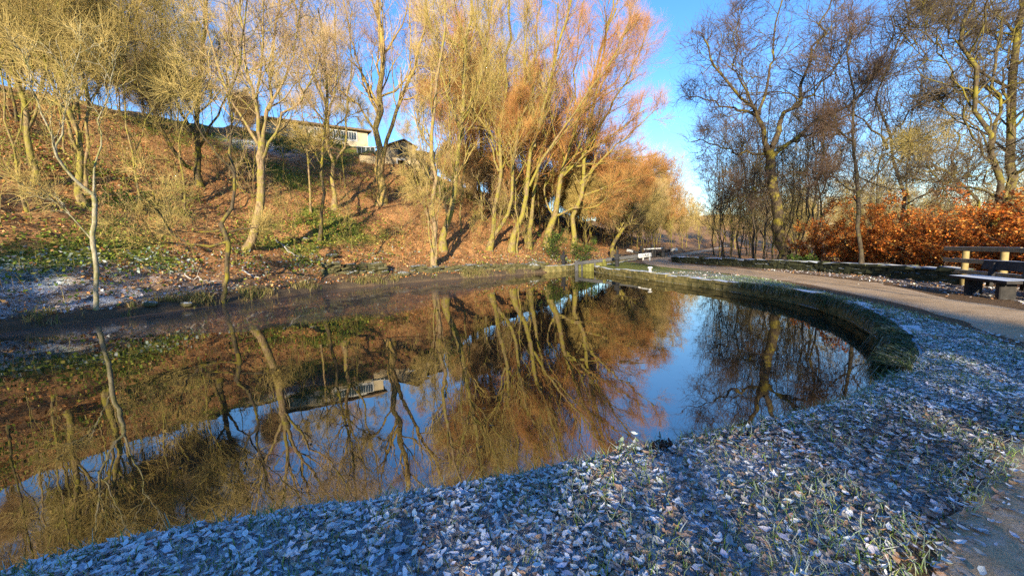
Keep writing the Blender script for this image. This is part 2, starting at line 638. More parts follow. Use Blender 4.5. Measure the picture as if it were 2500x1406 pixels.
def spawn(r, P, R, k, n, t0, t1, lf, ang, angsd=0.2, wander=0.15, trop=0.05, rf=0.6, rmin=0.004, tip=0.3, taper=0.55, absl=None, plane=None):
    B, m, _ = P.shape
    t = t0 + (t1 - t0) * ((np.arange(k)[None] + r.random((B, k))) / k)
    idx = np.clip(t * (m - 1), 0, m - 1.001)
    i0 = idx.astype(int)
    f = (idx - i0)[..., None]
    bi = np.arange(B)[:, None]
    A = P[bi, i0]
    Bp = P[bi, i0 + 1]
    pos = A * (1 - f) + Bp * f
    tan = norm(Bp - A)
    rad = R[bi, i0] * (1 - f[..., 0]) + R[bi, i0 + 1] * f[..., 0]
    plen = np.linalg.norm(np.diff(P, axis=1), axis=2).sum(1)[:, None]
    L = (plen * lf * (1 - taper * t) if absl is None else absl * (1 - taper * t)) * r.uniform(0.65, 1.3, (B, k))
    phi = r.uniform(0, 6.28, (B, 1)) + 2.4 * np.arange(k)[None] + r.normal(0, 0.5, (B, k))
    ref = norm(r.normal(0, 1, (B, k, 3)) * 0.2 + np.array([0.3, 0.2, 0.1]) + (np.abs(tan[..., 2:3]) < 0.7) * np.array([0, 0, 2.0]))
    u = norm(np.cross(tan, ref))
    v = np.cross(tan, u)
    a = np.clip(r.normal(ang, angsd, (B, k)), 0.1, 1.6)[..., None]
    d = np.cos(a) * tan + np.sin(a) * (np.cos(phi)[..., None] * u + np.sin(phi)[..., None] * v)
    d = d.reshape(-1, 3)
    pos = pos.reshape(-1, 3)
    L = L.reshape(-1)
    r0 = np.maximum(rad.reshape(-1) * rf * r.uniform(0.7, 1.05, B * k), rmin)
    out = np.empty((B * k, n, 3))
    out[:, 0] = pos
    step = (L / (n - 1))[:, None]
    for j in range(1, n):
        d = norm(d + r.normal(0, wander, d.shape) + np.array([0, 0, trop]))
        out[:, j] = out[:, j - 1] + d * step
    rr = r0[:, None] * np.linspace(1, tip, n)[None]
    return out, np.maximum(rr, rmin * 0.7)


def spline3(pts, n):
    return resample2(pts, n)


def tree_mesh(r, limbs, spec, mats, base, name):
    """limbs: list of (pts (k,3) world, r0, r1); returns Empty with trunk + crown meshes"""
    n0 = 14
    P0, R0 = [], []
    for i, (p, ra, rb) in enumerate(limbs):
        q = spline3(p, n0)
        L = np.linalg.norm(np.diff(q, axis=0), axis=1).sum()
        jit = r.normal(0, 1, q.shape) * L * spec.get('jit', 0.006)
        jit[0] = 0
        q = q + jit
        P0.append(q)
        tt = np.linspace(0, 1, n0)
        rad = (ra + (rb - ra) * tt ** 0.62) * 0.62 * (1 + r.normal(0, 0.05, n0))
        if i == 0 or spec.get('flare_all'):
            rad = rad * (1 + spec.get('flare', 0.7) * np.exp(-tt * 26))
        P0.append(q) if False else None
        R0.append(rad)
    P0 = np.array(P0) - base
    R0 = np.array(R0)
    parts = [(P0, R0, 10, 0)]
    # extra main limbs from the given stems
    cP, cR = [P0], [R0]
    k1 = spec.get('k1', 6)
    if k1:
        Q0, S0 = (P0[1:], R0[1:]) if 'tt0' in spec else (P0, R0)
        P1, R1 = spawn(r, Q0, S0, k1, 9, spec.get('t1', 0.3), 0.97, spec.get('l1', 0.42), spec.get('a1', 0.75), 0.2, spec.get('w1', 0.16), spec.get('up1', 0.09), 0.40, 0.012, 0.3, 0.6)
        keep = P1[:, :, 2].min(1) > spec.get('zmin', -50)
        P1, R1 = P1[keep], R1[keep]
        parts.append((P1, R1, 6, 0))
    crown = []
    sets = [(P0, R0), (P1, R1)] if k1 else [(P0, R0)]
    for si, (P, R) in enumerate(sets):
        k2 = spec.get('k2', 6) * (2 if si == 0 and not spec.get('lowk0') else 1)
        t0 = spec.get('t1', 0.3) if si == 0 else 0.2
        if si == 0 and 'tt0' in spec:
            P, R = P[1:], R[1:]
        P2, R2 = spawn(r, P, R, k2, 7, t0, 1.0, spec.get('l2', 0.6) * (0.42 if si == 0 else 1), spec.get('a2', 0.7), 0.25, spec.get('w2', 0.2), spec.get('up2', 0.06), 0.55, spec.get('r2', 0.014), 0.4, 0.5)
        crown.append((P2, R2, 4, 0))
        P3, R3 = spawn(r, P2, R2, spec.get('k3', 6), 5, 0.15, 1.0, spec.get('l3', 0.6), spec.get('a3', 0.6), 0.25, spec.get('w3', 0.2), spec.get('up3', 0.04), 0.55, spec.get('r3', 0.0078), 0.5, 0.4)
        crown.append((P3, R3, 3, 1))
        P4, R4 = spawn(r, P3, R3, spec.get('k4', 5), 4, 0.2, 1.0, 0.5, spec.get('a4', 0.6), 0.25, spec.get('w3', 0.2), spec.get('up4', 0.03), 0.7, spec.get('r4', 0.0042), 0.6, 0.3, absl=spec.get('tw', 0.75))
        crown.append((P4, R4, 3, 1))

    def pack(ps):
        V, Q, Mi = [], [], []
        o = 0
        for P, R, s, mi in ps:
            v, q = tubes(P, R, s)
            V.append(v)
            Q.append(q + o)
            Mi.append(np.full(len(q), mi))
            o += len(v)
        return np.vstack(V), np.vstack(Q), np.concatenate(Mi)

    V, Q, Mi = pack(parts)
    tm = mesh_np(name + '_trunk', V, Q, mats, Mi)
    V, Q, Mi = pack(crown)
    cm = mesh_np(name + '_crown', V, Q, mats, Mi)
    return tm, cm


def add_tree(name, label, limbs, spec, bk, tw, seed, group=None, cat='tree'):
    base = np.array(limbs[0][0][0], float)
    l0 = [np.array(p, float) for p, _, _ in limbs]
    # sink the foot of the trunk into the ground
    d = l0[0][1] - l0[0][0]
    l0[0] = np.vstack([l0[0][0] - norm(d) * 0.35, l0[0][1:]])
    limbs = [(l0[i], limbs[i][1], limbs[i][2]) for i in range(len(limbs))]
    tm, cm = tree_mesh(np.random.default_rng(seed), limbs, spec, [M[bk], M[tw]], base, name)
    e = empty(name, base, label=label, cat=cat, group=group)
    link('trunk', tm, e)
    link('crown', cm, e)
    return e


# ------------------------------------------------------------------ leaf, blade and stone clouds
def rot_frames(r, n, flat):
    """random frames whose third axis leans to +z by `flat` (0 random, 1 lying flat)"""
    nrm = r.normal(0, 1, (n, 3)) * (1 - flat) + np.array([0, 0, flat * 1.6])
    nrm = norm(nrm)
    t = norm(np.cross(nrm, r.normal(0, 1, (n, 3))))
    b = np.cross(nrm, t)
    return t, b, nrm


DIAMOND = (np.array([[-0.5, 0, 0.02], [0, -0.28, -0.02], [0.5, 0, 0.03], [0, 0.28, -0.02]]), np.array([[0, 1, 2, 3]]))


def curled():
    V = []
    xs = [-0.5, -0.28, 0.0, 0.28, 0.5]
    w = [0.02, 0.17, 0.24, 0.16, 0.01]
    for x, k in zip(xs, w):
        for y in (-1, 0, 1):
            V.append([x, y * k, 0.20 * (y * k / 0.3) ** 2 * 0.6 + 0.5 * x * x])
    Fq = []
    for i in range(4):
        for j in range(2):
            a = i * 3 + j
            Fq.append([a, a + 3, a + 4, a + 1])
    return np.array(V), np.array(Fq)


CURL = curled()
CLUMP = (np.array([[-0.5, -0.1, 0], [0, -0.4, 0.05], [0.5, -0.05, 0.0], [0.1, 0.4, 0.06]]), np.array([[0, 1, 2, 3]]))


def cloud_mesh(r, name, pos, size, col, mat, tmpl=DIAMOND, flat=0.3, curl=None, smooth=False, rim=None):
    T, Fq = tmpl
    n = len(pos)
    t, b, nn = rot_frames(r, n, flat)
    L = np.repeat(T[None], n, 0)
    if curl is not None:
        L = L.copy()
        L[:, :, 2] *= r.uniform(curl[0], curl[1], (n, 1))
        L[:, :, 1] *= r.uniform(0.75, 1.25, (n, 1))
        L = L + r.normal(0, 0.035, L.shape)
    L = L * np.asarray(size).reshape(-1, 1, 1)
    V = pos[:, None] + L[:, :, :1] * t[:, None] + L[:, :, 1:2] * b[:, None] + L[:, :, 2:3] * nn[:, None]
    k = len(T)
    Q = (np.arange(n) * k)[:, None, None] + Fq[None]
    cc = np.repeat(col[:, None], k, 1)
    if rim is not None:
        kk = np.clip(np.abs(T[:, 1]) / 0.2, 0, 1)[None, :, None] * r.uniform(0, 0.45, (n, 1, 1)) * r.uniform(0.3, 1.1, (n, k, 1))
        cc = cc * (1 - np.clip(kk, 0, 1)) + np.array(rim) * np.clip(kk, 0, 1)
    cc = cc.reshape(-1, 3)
    return mesh_np(name, V.reshape(-1, 3), Q.reshape(-1, 4), [mat], smooth=smooth, attrs={'Col': cc})


def blades_mesh(r, name, pos, h, w, col, mat, lean=0.5, tipcol=None):
    n = len(pos)
    a = r.uniform(0, 6.283, n)
    side = np.stack([np.cos(a), np.sin(a), np.zeros(n)], 1)
    b2 = r.uniform(0, 6.283, n)
    ld = np.stack([np.cos(b2), np.sin(b2), np.zeros(n)], 1) * (r.uniform(0.1, 1, n) * lean)[:, None]
    h = np.asarray(h)[:, None]
    w = np.asarray(w)[:, None]
    up = np.array([[0, 0, 1.0]])
    c0 = pos
    c1 = pos + up * h * 0.55 + ld * h * 0.3
    c2 = pos + up * h * 0.9 + ld * h
    V = np.stack([c0 - side * w, c0 + side * w, c1 + side * w * 0.8, c1 - side * w * 0.8, c2 + side * w * 0.12, c2 - side * w * 0.12], 1)
    Q = (np.arange(n) * 6)[:, None, None] + np.array([[0, 1, 2, 3], [3, 2, 4, 5]])[None]
    cc = np.repeat(col[:, None], 6, 1)
    if tipcol is not None:
        cc = cc.copy()
        cc[:, 4:] = tipcol[:, None]
        cc[:, 2:4] = (col * 0.5 + tipcol * 0.5)[:, None]
    return mesh_np(name, V.reshape(-1, 3), Q.reshape(-1, 4), [mat], smooth=False, attrs={'Col': cc.reshape(-1, 3)})


def pick(r, n, cols, w):
    c = np.array(cols)[r.choice(len(cols), n, p=np.array(w) / sum(w))]
    return np.clip(c * r.uniform(0.7, 1.3, (n, 1)) * r.uniform(0.92, 1.08, (n, 3)), 0.003, 0.85)


# ------------------------------------------------------------------ the ground sheet
def steps(*seg):
    out = []
    for a, b, s in seg:
        n = max(1, int(round((b - a) / s)))
        out.append(np.linspace(a, b, n, endpoint=False))
    out.append(np.array([seg[-1][1]]))
    return np.concatenate(out)


gx = steps((-500, -60, 25), (-60, -17, 0.7), (-17, -3.6, 0.16), (-3.6, 7, 0.07), (7, 15, 0.16), (15, 60, 0.8), (60, 500, 20))
gy = steps((-300, -40, 30), (-40, 0.6, 0.8), (0.6, 8, 0.07), (8, 36, 0.16), (36, 80, 0.7), (80, 140, 4), (140, 700, 25))
GX, GY = np.meshgrid(gx, gy)
x, y = GX.ravel(), GY.ravel()
z, s, rr, pm, onpath = terrain(x, y, True)
nx_, ny_ = len(gx), len(gy)
ii = (np.arange(ny_ - 1)[:, None] * nx_ + np.arange(nx_ - 1)[None]).ravel()
Q = np.stack([ii, ii + 1, ii + nx_ + 1, ii + nx_], 1)
n1 = fbm(x * 0.22 + 5, y * 0.22, 4)
n2 = fbm(x * 0.9, y * 0.9 + 8, 4)
# hillside masks
litter_l = sstep(0.5, 4, s)
green_l = np.clip(0.75 * sstep(0.40, 0.66, 0.6 * n1 + 0.4 * n2) * sstep(1.0, 3.5, s) * (0.25 + 0.75 * sstep(-4, -14, x)) + 0.5 * sstep(22, 28, s) * n2, 0, 1) * 0.95
shade = sstep(0.3, 1.2, s) * (1 - sstep(4.2, 7.5, s))
frost_l = (0.62 * shade * (0.35 + 0.65 * sstep(24, 13, y)) * (0.45 + 0.9 * n2) + 0.75 * np.exp(-(((x + 25) / 5.5) ** 2 + ((y - 43) / 4) ** 2))) * (s > 0)
# towpath side masks
frost_r = np.where(rr > 0, 0.70 + 0.25 * (n2 - 0.5), 0.15) * (1 - 0.85 * sstep(2.2, 4.5, rr) * (y > 6)) * (1 - 0.25 * (n1 > 0.55))
frost_r = np.where((rr > 3.3) & (y > 6), 0.42 * (1 - sstep(13.9, 14.8, x) * (y < 34)), frost_r)
frost_r = frost_r * (1 - onpath * 0.8) * (1 - 0.6 * sstep(18, 28, y))
green_r = np.where(rr > 0, 0.36 * n2 + 0.55 * sstep(14, 20, y) * (x < 10.5), 0.2)
litter_r = 0.25 + 0.75 * sstep(14.6, 15.6, x)
isl = s > 0
at_ = {'litter': np.where(isl, litter_l, litter_r), 'green': np.where(isl, green_l, green_r), 'frost': np.where(isl, frost_l, frost_r)}
V = np.stack([x, y, z], 1)
fl = isl[Q].all(1)


def sub_mesh(name, V, Q, mats, attrs):
    u, inv = np.unique(Q.ravel(), return_inverse=True)
    return mesh_np(name, V[u], inv.reshape(-1, 4), mats, attrs={k: a[u] for k, a in attrs.items()})


GM = ground_mat('leafy_ground')
tag(link('hillside', sub_mesh('hillside', V, Q[fl], [GM], at_)), kind='structure')
tag(link('ground', sub_mesh('ground', V, Q[~fl], [GM], at_)), kind='structure')

# ------------------------------------------------------------------ water with thin ice along the far bank
wx = steps((-26, -15, 1), (-15, 10, 0.2), (10, 62, 1.0))
wy = steps((-40, 0, 1), (0, 35, 0.2), (35, 124, 1.0))
WX, WY = np.meshgrid(wx, wy)
x, y = WX.ravel(), WY.ravel()
s_ = polydist(LEFT, x, y)
r_ = -polydist(RIGHT, x, y)
ins = (s_ < 0.9) & (r_ < 0.16)
n_ = len(wx)
ii = (np.arange(len(wy) - 1)[:, None] * n_ + np.arange(n_ - 1)[None]).ravel()
Q = np.stack([ii, ii + 1, ii + n_ + 1, ii + n_], 1)
Q = Q[ins[Q].all(1) & (y[Q].max(1) < 34.2)]
ICE = [tuple(onz(px_, py_, WATER)[:2]) for px_, py_ in ((60, 822), (230, 815), (330, 832), (545, 826), (700, 806), (850, 782), (1000, 755), (1120, 728), (1190, 706), (1230, 690))]
di = polydist(ICE, x, y)
wf = fbm(x * 0.8, y * 0.8, 4) - 0.5
ice = sstep(-0.5, 1.1, di + 2.2 * wf) * (y > 10.5) * (y < 30) * (0.62 + 0.5 * wf)
V = np.stack([x, y, np.full(len(x), WATER)], 1)
tag(link('water', sub_mesh('water', V, Q, [water_mat()], {'ice': ice})), kind='structure')

# ------------------------------------------------------------------ towpath
NP = 420
lo = resample2(PATH_LO, NP)
hi = resample2(PATH_HI, NP)
arc = np.arange(NP) * 0.35
lo = lo + (fbm(arc * 1.6, arc * 0 + 3, 4) - 0.5)[:, None] * 0.5 * norm(hi - lo)
hi = hi + (fbm(arc * 1.6, arc * 0 + 31, 4) - 0.5)[:, None] * 0.6 * norm(hi - lo)
K = 13
tt = np.linspace(0, 1, K)
PV = lo[:, None] * (1 - tt)[None, :, None] + hi[:, None] * tt[None, :, None]
crown = 0.004 + 0.03 * np.sin(tt * math.pi) ** 0.6
zz = terrain(PV[..., 0].ravel(), PV[..., 1].ravel()).reshape(NP, K)
zz = np.maximum(zz, -0.03) + crown[None] + (fbm(PV[..., 0] * 1.1, PV[..., 1] * 1.1, 3) - 0.5) * 0.03 * np.sin(tt * math.pi)[None]
zz[:, 0] -= 0.05
zz[:, -1] -= 0.05
PVz = np.concatenate([PV, zz[..., None]], 2).reshape(-1, 3)
ii = (np.arange(NP - 1)[:, None] * K + np.arange(K - 1)[None]).ravel()
ed = np.clip(1 - np.minimum(tt, 1 - tt) / 0.22, 0, 1)
ed = np.repeat((ed * 0.9)[None], NP, 0).ravel()
tag(link('towpath', mesh_np('towpath', PVz, np.stack([ii, ii + 1, ii + K + 1, ii + K], 1), [path_mat()], attrs={'edge': ed})), kind='structure')


# ------------------------------------------------------------------ stone walls
def walk(pl, step):
    p = np.array(pl, float)
    L = np.concatenate([[0], np.cumsum(np.linalg.norm(np.diff(p, axis=0), axis=1))])
    n = int(L[-1] / step)
    t = np.linspace(0, L[-1], n)
    q = np.stack([np.interp(t, L, p[:, 0]), np.interp(t, L, p[:, 1])], 1)
    d = norm(np.gradient(q, axis=0))
    return q, d


def rz(d):
    c, s = d
    return np.array([[c, -s, 0], [s, c, 0], [0, 0, 1.0]])


def course_wall(name, pl, z0, courses, thick, mat, ln=(0.35, 0.6), cap=None, capmat=None, jit=0.012):
    """coursed rubble wall following a line"""
    p = np.array(pl, float)
    L = np.concatenate([[0], np.cumsum(np.linalg.norm(np.diff(p, axis=0), axis=1))])

    def pos(t):
        t = min(max(t, 0), L[-1])
        q = np.array([np.interp(t, L, p[:, 0]), np.interp(t, L, p[:, 1])])
        e = np.array([np.interp(min(t + 0.1, L[-1]), L, p[:, 0]), np.interp(min(t + 0.1, L[-1]), L, p[:, 1])]) - np.array([np.interp(max(t - 0.1, 0), L, p[:, 0]), np.interp(max(t - 0.1, 0), L, p[:, 1])])
        return q, e / np.linalg.norm(e)

    mb = MB()
    zb = 0.0
    for h in courses:
        t = -random.random() * 0.3
        while t < L[-1]:
            l = random.uniform(*ln)
            q, d = pos(t + l / 2)
            base = z0(q[0], q[1]) if callable(z0) else z0
            mb.box((q[0], q[1], base + zb + h / 2), (l * 0.985, thick * random.uniform(0.92, 1.05), h * 0.97), rz(d), jit=jit)
            t += l
        zb += h
    o = mb.build(name, mat)
    if cap:
        mb = MB()
        t = 0
        while t < L[-1]:
            l = random.uniform(*cap[0])
            q, d = pos(t + l / 2)
            base = z0(q[0], q[1]) if callable(z0) else z0
            hh = cap[1] * random.uniform(0.75, 1.2)
            mb.box((q[0], q[1], base + zb + hh / 2), (l * 0.97, thick * cap[2] * random.uniform(0.95, 1.05), hh), rz(d), taper=cap[3], jit=jit * 1.3)
            t += l
        mb.build('coping', capmat or mat, o)
    return o


# stone edge of the canal, built up from below the water
RW = [p for p in RIGHT if p[1] >= 5.4 and p[0] > 5 and p[1] < 66]
RWo = resample2(RW, 160)
dd = norm(np.gradient(RWo, axis=0))
nrm_ = np.stack([dd[:, 1], -dd[:, 0]], 1)
RWm = RWo + nrm_ * 0.17
o = course_wall('canal_wall', RWm[:96], -1.0, [0.34, 0.3, 0.2], 0.36, M['stone_moss'], (0.5, 0.95), cap=((0.7, 1.3), 0.17, 1.12, 0.98), capmat=M['stone_moss'], jit=0.01)
tag(o, 'mossy stone canal edge wall curving along the towpath', 'wall')
# lock side walls
lw = [p for p in LEFT if 31 < p[1] < 66]
LWo = resample2(lw, 60)
dl = norm(np.gradient(LWo, axis=0))
LWm = LWo + np.stack([-dl[:, 1], dl[:, 0]], 1) * 0.2
o = course_wall('lock_wall', LWm, -1.0, [0.35, 0.33, 0.2], 0.4, M['stone_moss'], (0.5, 0.9), cap=((0.7, 1.3), 0.2, 1.1, 0.98))
tag(o, 'mossy stone lock side wall below the hillside behind the single black post', 'wall')
# low rough wall on the far bank in front of the lock
fb = [(-6.6, 27.2), (-4.5, 28.4), (-1.6, 30.0), (1.0, 31.4), (2.6, 32.4)]
o = course_wall('low_wall', fb, lambda a, b: th1(a, b) - 0.35, [0.26, 0.24, 0.22], 0.5, M['stone_bank'], (0.3, 0.75), jit=0.05)
tag(o, 'broken low wall of mossy stones at the foot of the wooded hillside', 'wall')
fb = [(-10.9, 24.0), (-9.4, 25.3), (-8.2, 26.1)]
o = course_wall('low_wall', fb, lambda a, b: th1(a, b) - 0.3, [0.26, 0.24, 0.2, 0.18], 0.5, M['stone_bank'], (0.3, 0.7), jit=0.06)
tag(o, 'short heap of tumbled mossy stones beside the two slim bank trees', 'wall')
# dry stone wall along the towpath
o = course_wall('dry_stone_wall', [(13.35, 33.6), (13.75, 28.5), (14.05, 25.4), (14.6, 19.5), (14.5, 15.9), (14.2, 12.9)], lambda a, b: -0.06, [0.16, 0.15, 0.13], 0.42, M['stone_dark'],
                (0.22, 0.5), cap=((0.35, 0.8), 0.09, 1.12, 0.95), capmat=M['stone_dark'], jit=0.018)
tag(o, 'low dark mossy stone wall with frosted top along the towpath', 'wall')

# ------------------------------------------------------------------ lock furniture
E0 = np.array([5.15, 32.2])     # mitre end of the near gate
E1 = np.array([10.0, 29.3])     # white tip of its balance beam
gd = norm(E1 - E0)
gp = np.array([-gd[1], gd[0]])


def p3(q, z):
    return np.array([q[0], q[1], z])


def onbeam(t):
    return E0 + gd * t


BL = np.linalg.norm(E1 - E0)
bz = lambda t: 0.20 + 0.58 * t / BL


def lock_gate(label):
    e = empty('lock_gate', p3(onbeam(2.3), 0), label=label, cat='lock gate')
    o_ = np.array(e.location)
    mb = MB()
    mb.bar(p3(onbeam(0.1), bz(0.1)) - o_, p3(onbeam(BL - 0.85), bz(BL - 0.85)) - o_, 0.26, 0.26)
    mb.build('balance_beam', M['beam_paint'], e)
    mb = MB()
    mb.bar(p3(onbeam(BL - 0.85), bz(BL - 0.85)) - o_, p3(onbeam(BL), bz(BL)) - o_, 0.30, 0.30)
    tip = mb.build('beam_end', M['white_paint'], e)
    mb = MB()
    for t in (0.55, 0.1):
        q = onbeam(BL - t)
        mb = MB()
        mb.bar(p3(q, 0.62) - o_, p3(q, 0.40) - o_, 0.10, 0.10, up=(gd[0], gd[1], 0))
        mb.build('iron_foot', M['white_paint'], e)
    mb = MB()
    mb.bar(p3(onbeam(0), -0.9) - o_, p3(onbeam(0), 0.42) - o_, 0.28, 0.28, up=(gd[0], gd[1], 0))
    mb.build('mitre_post', M['beam_paint'], e)
    mb = MB()
    mb.bar(p3(onbeam(2.25), -0.9) - o_, p3(onbeam(2.25), 0.5) - o_, 0.28, 0.28, up=(gd[0], gd[1], 0))
    mb.build('heel_post', M['gate_wood'], e)
    mb = MB()
    for k in range(7):
        t = 0.28 + k * 0.28
        mb.bar(p3(onbeam(t), -0.9) - o_, p3(onbeam(t), bz(t) - 0.14) - o_, 0.265, 0.09, up=(gp[0], gp[1], 0))
    mb.build('planking', M['gate_wood'], e)
    mb = MB()
    for t in (0.45, 1.5):
        mb = MB()
        mb.bar(p3(onbeam(t) - gp * 0.08, -0.5) - o_, p3(onbeam(t) - gp * 0.08, bz(t) - 0.1) - o_, 0.13, 0.08, up=(gp[0], gp[1], 0))
        mb.build('batten', M['beam_paint'], e)
    # black letters on the white beam end
    cu = bpy.data.curves.new('beam_letters', 'FONT')
    cu.body = 'OAK'
    cu.size = 0.25
    cu.extrude = 0.004
    cu.space_character = 1.25
    cu.align_x = 'CENTER'
    cu.align_y = 'CENTER'
    to = bpy.data.objects.new('tmp_letters', cu)
    C.objects.link(to)
    bpy.context.view_layer.update()
    me = bpy.data.meshes.new_from_object(to)
    bpy.data.objects.remove(to)
    me.materials.clear()
    me.materials.append(M['letter'])
    xa = Vector((gd[0], gd[1], 0.58 / BL)).normalized()
    na = Vector((-gp[0], -gp[1], 0))
    if na.y > 0:
        na = -na
    za = na.cross(xa) * 1
    lo_ = link('lettering', me, tip)
    ctr = p3(onbeam(BL - 0.38), bz(BL - 0.38)) - o_
    Mx = Matrix(((xa.x, za.x, na.x, ctr[0] + na.x * 0.157), (xa.y, za.y, na.y, ctr[1] + na.y * 0.157), (xa.z, za.z, na.z, ctr[2]), (0, 0, 0, 1)))
    lo_.matrix_local = Mx
    return e


lock_gate('dark sloping balance beam with white lettered end at the near lock')


def paddle_post(px, py, d, h, label):
    b = at(px, py, d)
    b[2] = max(th1(b[0], b[1]), -0.05)
    e = empty('paddle_gear', b, rz=math.atan2(gd[1], gd[0]), label=label, cat='paddle gear', group='paddle posts beside the near lock')
    mb = MB()
    mb.bar((0, 0, -0.1), (0, 0, h * 0.62), 0.24, 0.22, up=(0, 1, 0))
    mb.build('post', M['black_paint'], e)
    mb = MB()
    mb.box((0, 0, h * 0.68), (0.44, 0.3, 0.16))
    mb.box((0, -0.16, h * 0.55), (0.3, 0.08, 0.3))
    mb.build('gearbox', M['black_paint'], e)
    mb = MB()
    mb.bar((0.02, 0, h * 0.7), (0.02, 0, h), 0.14, 0.16, up=(0, 1, 0))
    mb.build('rack', M['black_paint'], e)
    mb = MB()
    mb.tube([(0.2, -0.02, h * 0.68), (0.33, -0.02, h * 0.68)], 0.035, 8)
    mb.build('spindle', M['black_paint'], e)
    return e


paddle_post(1376, 648, 33.2, 1.25, 'black paddle post standing alone on the mossy far lock side')
paddle_post(1507, 650, 29.3, 1.2, 'black paddle post standing in front of the near balance beam')

# bollard and the white stone
b = onz(1587, 665)
e = empty('mooring_bollard', (b[0], b[1], 0), label='small white mooring bollard on the grassy canal edge', cat='bollard')
mb = MB()
mb.tube([(0, 0, -0.1), (0, 0, 0.03), (0, 0, 0.06), (0, 0, 0.2)], [0.11, 0.11, 0.07, 0.065], 14)
mb.build('shaft', M['white_paint'], e, True)
mb = MB()
mb.tube([(0, 0, 0.2), (0, 0, 0.23), (0, 0, 0.29), (0, 0, 0.31)], [0.08, 0.13, 0.13, 0.09], 14)
mb.build('head', M['white_paint'], e, True)

# far gates of the lock
FG = at(1590, 627, 50.0)
FG[2] = 0


def far_gate(side, label):
    e = empty('lock_gate', FG + np.array([side * 0.6, 0, 0]), label=label, cat='lock gate', group='far pair of lock gates')
    o_ = np.array(e.location)
    tipp = at(1530, 611, 50.5) if side < 0 else at(1652, 608.5, 47.0)
    inn = at(1577, 620, 50.0) if side < 0 else at(1598, 618, 50.0)
    dv = norm(tipp - inn)
    k = np.linalg.norm(tipp - inn)
    mb = MB()
    mb.bar(inn - o_, inn + dv * (k - 0.75) - o_, 0.28, 0.28)
    mb.build('balance_beam', M['black_paint'], e)
    mb = MB()
    mb.bar(inn + dv * (k - 0.75) - o_, tipp - o_, 0.31, 0.31)
    mb.build('beam_end', M['white_paint'], e)
    mb = MB()
    for j in range(5):
        q = inn + np.array([side * (-0.25 + j * 0.22), 0.3, 0])
        mb.bar((q[0] - o_[0], q[1] - o_[1], -1.2), (q[0] - o_[0], q[1] - o_[1], inn[2] - 0.1), 0.2, 0.1, up=(0, 1, 0))
    mb.build('planking', M['black_paint'], e)
    mb = MB()
    q = at(1565 if side < 0 else 1592.5, 620, 49.5)
    mb.bar((q[0] - o_[0], q[1] - o_[1], -0.4), (q[0] - o_[0], q[1] - o_[1], 1.35 if side < 0 else 1.45), 0.3, 0.28, up=(0, 1, 0))
    mb.build('paddle_rack', M['black_paint'], e)
    return e


far_gate(-1, 'far black lock gate whose short white-tipped beam points to the hillside')
far_gate(1, 'far black lock gate whose long white-tipped beam reaches over the towpath')
# footbridge rail between them
a, b = at(1571, 608.5, 49.0), at(1622, 606, 49.0)
e = empty('handrail', (a + b) / 2 - np.array([0, 0, (a[2] + b[2]) / 2]), label='white handrail over the far lock gates', cat='handrail')
o_ = np.array(e.location)
mb = MB()
mb.tube([a - o_, b - o_], 0.075, 8)
mb.build('rail', M['white_paint'], e)
for t in (0.1, 0.55, 0.97):
    q = a * (1 - t) + b * t - o_
    mb = MB()
    mb.bar((q[0], q[1], -0.2), (q[0], q[1], q[2] + 0.1), 0.14, 0.14, up=(0, 1, 0))
    mb.build('stanchion', M['black_paint'], e)
q = at(1618, 626, 46)
e = empty('paddle_gear', (q[0], q[1], 0), label='squat black paddle gear beside the far towpath beam', cat='paddle gear')
mb = MB()
mb.bar((0, 0, -0.1), (0, 0, 0.75), 0.42, 0.4, up=(0, 1, 0))
mb.build('post', M['black_paint'], e)
mb = MB()
mb.bar((0.12, 0, 0.75), (0.12, 0, 1.2), 0.2, 0.2, up=(0, 1, 0))
mb.build('rack', M['black_paint'], e)

# ------------------------------------------------------------------ rail fence and bench
FA = np.array([14.15, 13.35])
FB = np.array([12.75, 9.4])
fd = norm(FB - FA)
FC = FA + fd * 9
e = empty('rail_fence', (FA[0], FA[1], 0), label='wooden three-rail fence behind the bench at the wall end', cat='fence')
o_ = np.array([FA[0], FA[1], 0])
for zz_ in (1.10, 0.74, 0.40):
    t = -0.05
    k = 0
    while t < 8.5:
        mb = MB()
        l = 3.0
        a = p3(FA + fd * t, zz_ - 0.012 * k)
        b = p3(FA + fd * (t + l), zz_ - 0.012 * k)
        mb.bar(a - o_, b - o_, 0.05, 0.13)
        mb.build('rail', M['rail_wood'], e)
        t += l - 0.01
        k += 1
for t in (0.75, 2.25, 3.75, 5.3, 6.8, 8.3):
    q = FA + fd * t + np.array([-fd[1], fd[0]]) * 0.10
    mb = MB()
    mb.tube([p3(q, -0.3) - o_, p3(q, 1.03) - o_, p3(q, 1.06) - o_], [0.085, 0.08, 0.06], 10)
    mb.build('post', M['post_wood'], e, True)

bq = np.array([11.75, 10.0])
bang = math.atan2(fd[1], fd[0])
e = empty('bench', (bq[0], bq[1], 0.0), rz=bang, label='dark wooden bench with frosted seat in front of the rail fence', cat='bench')
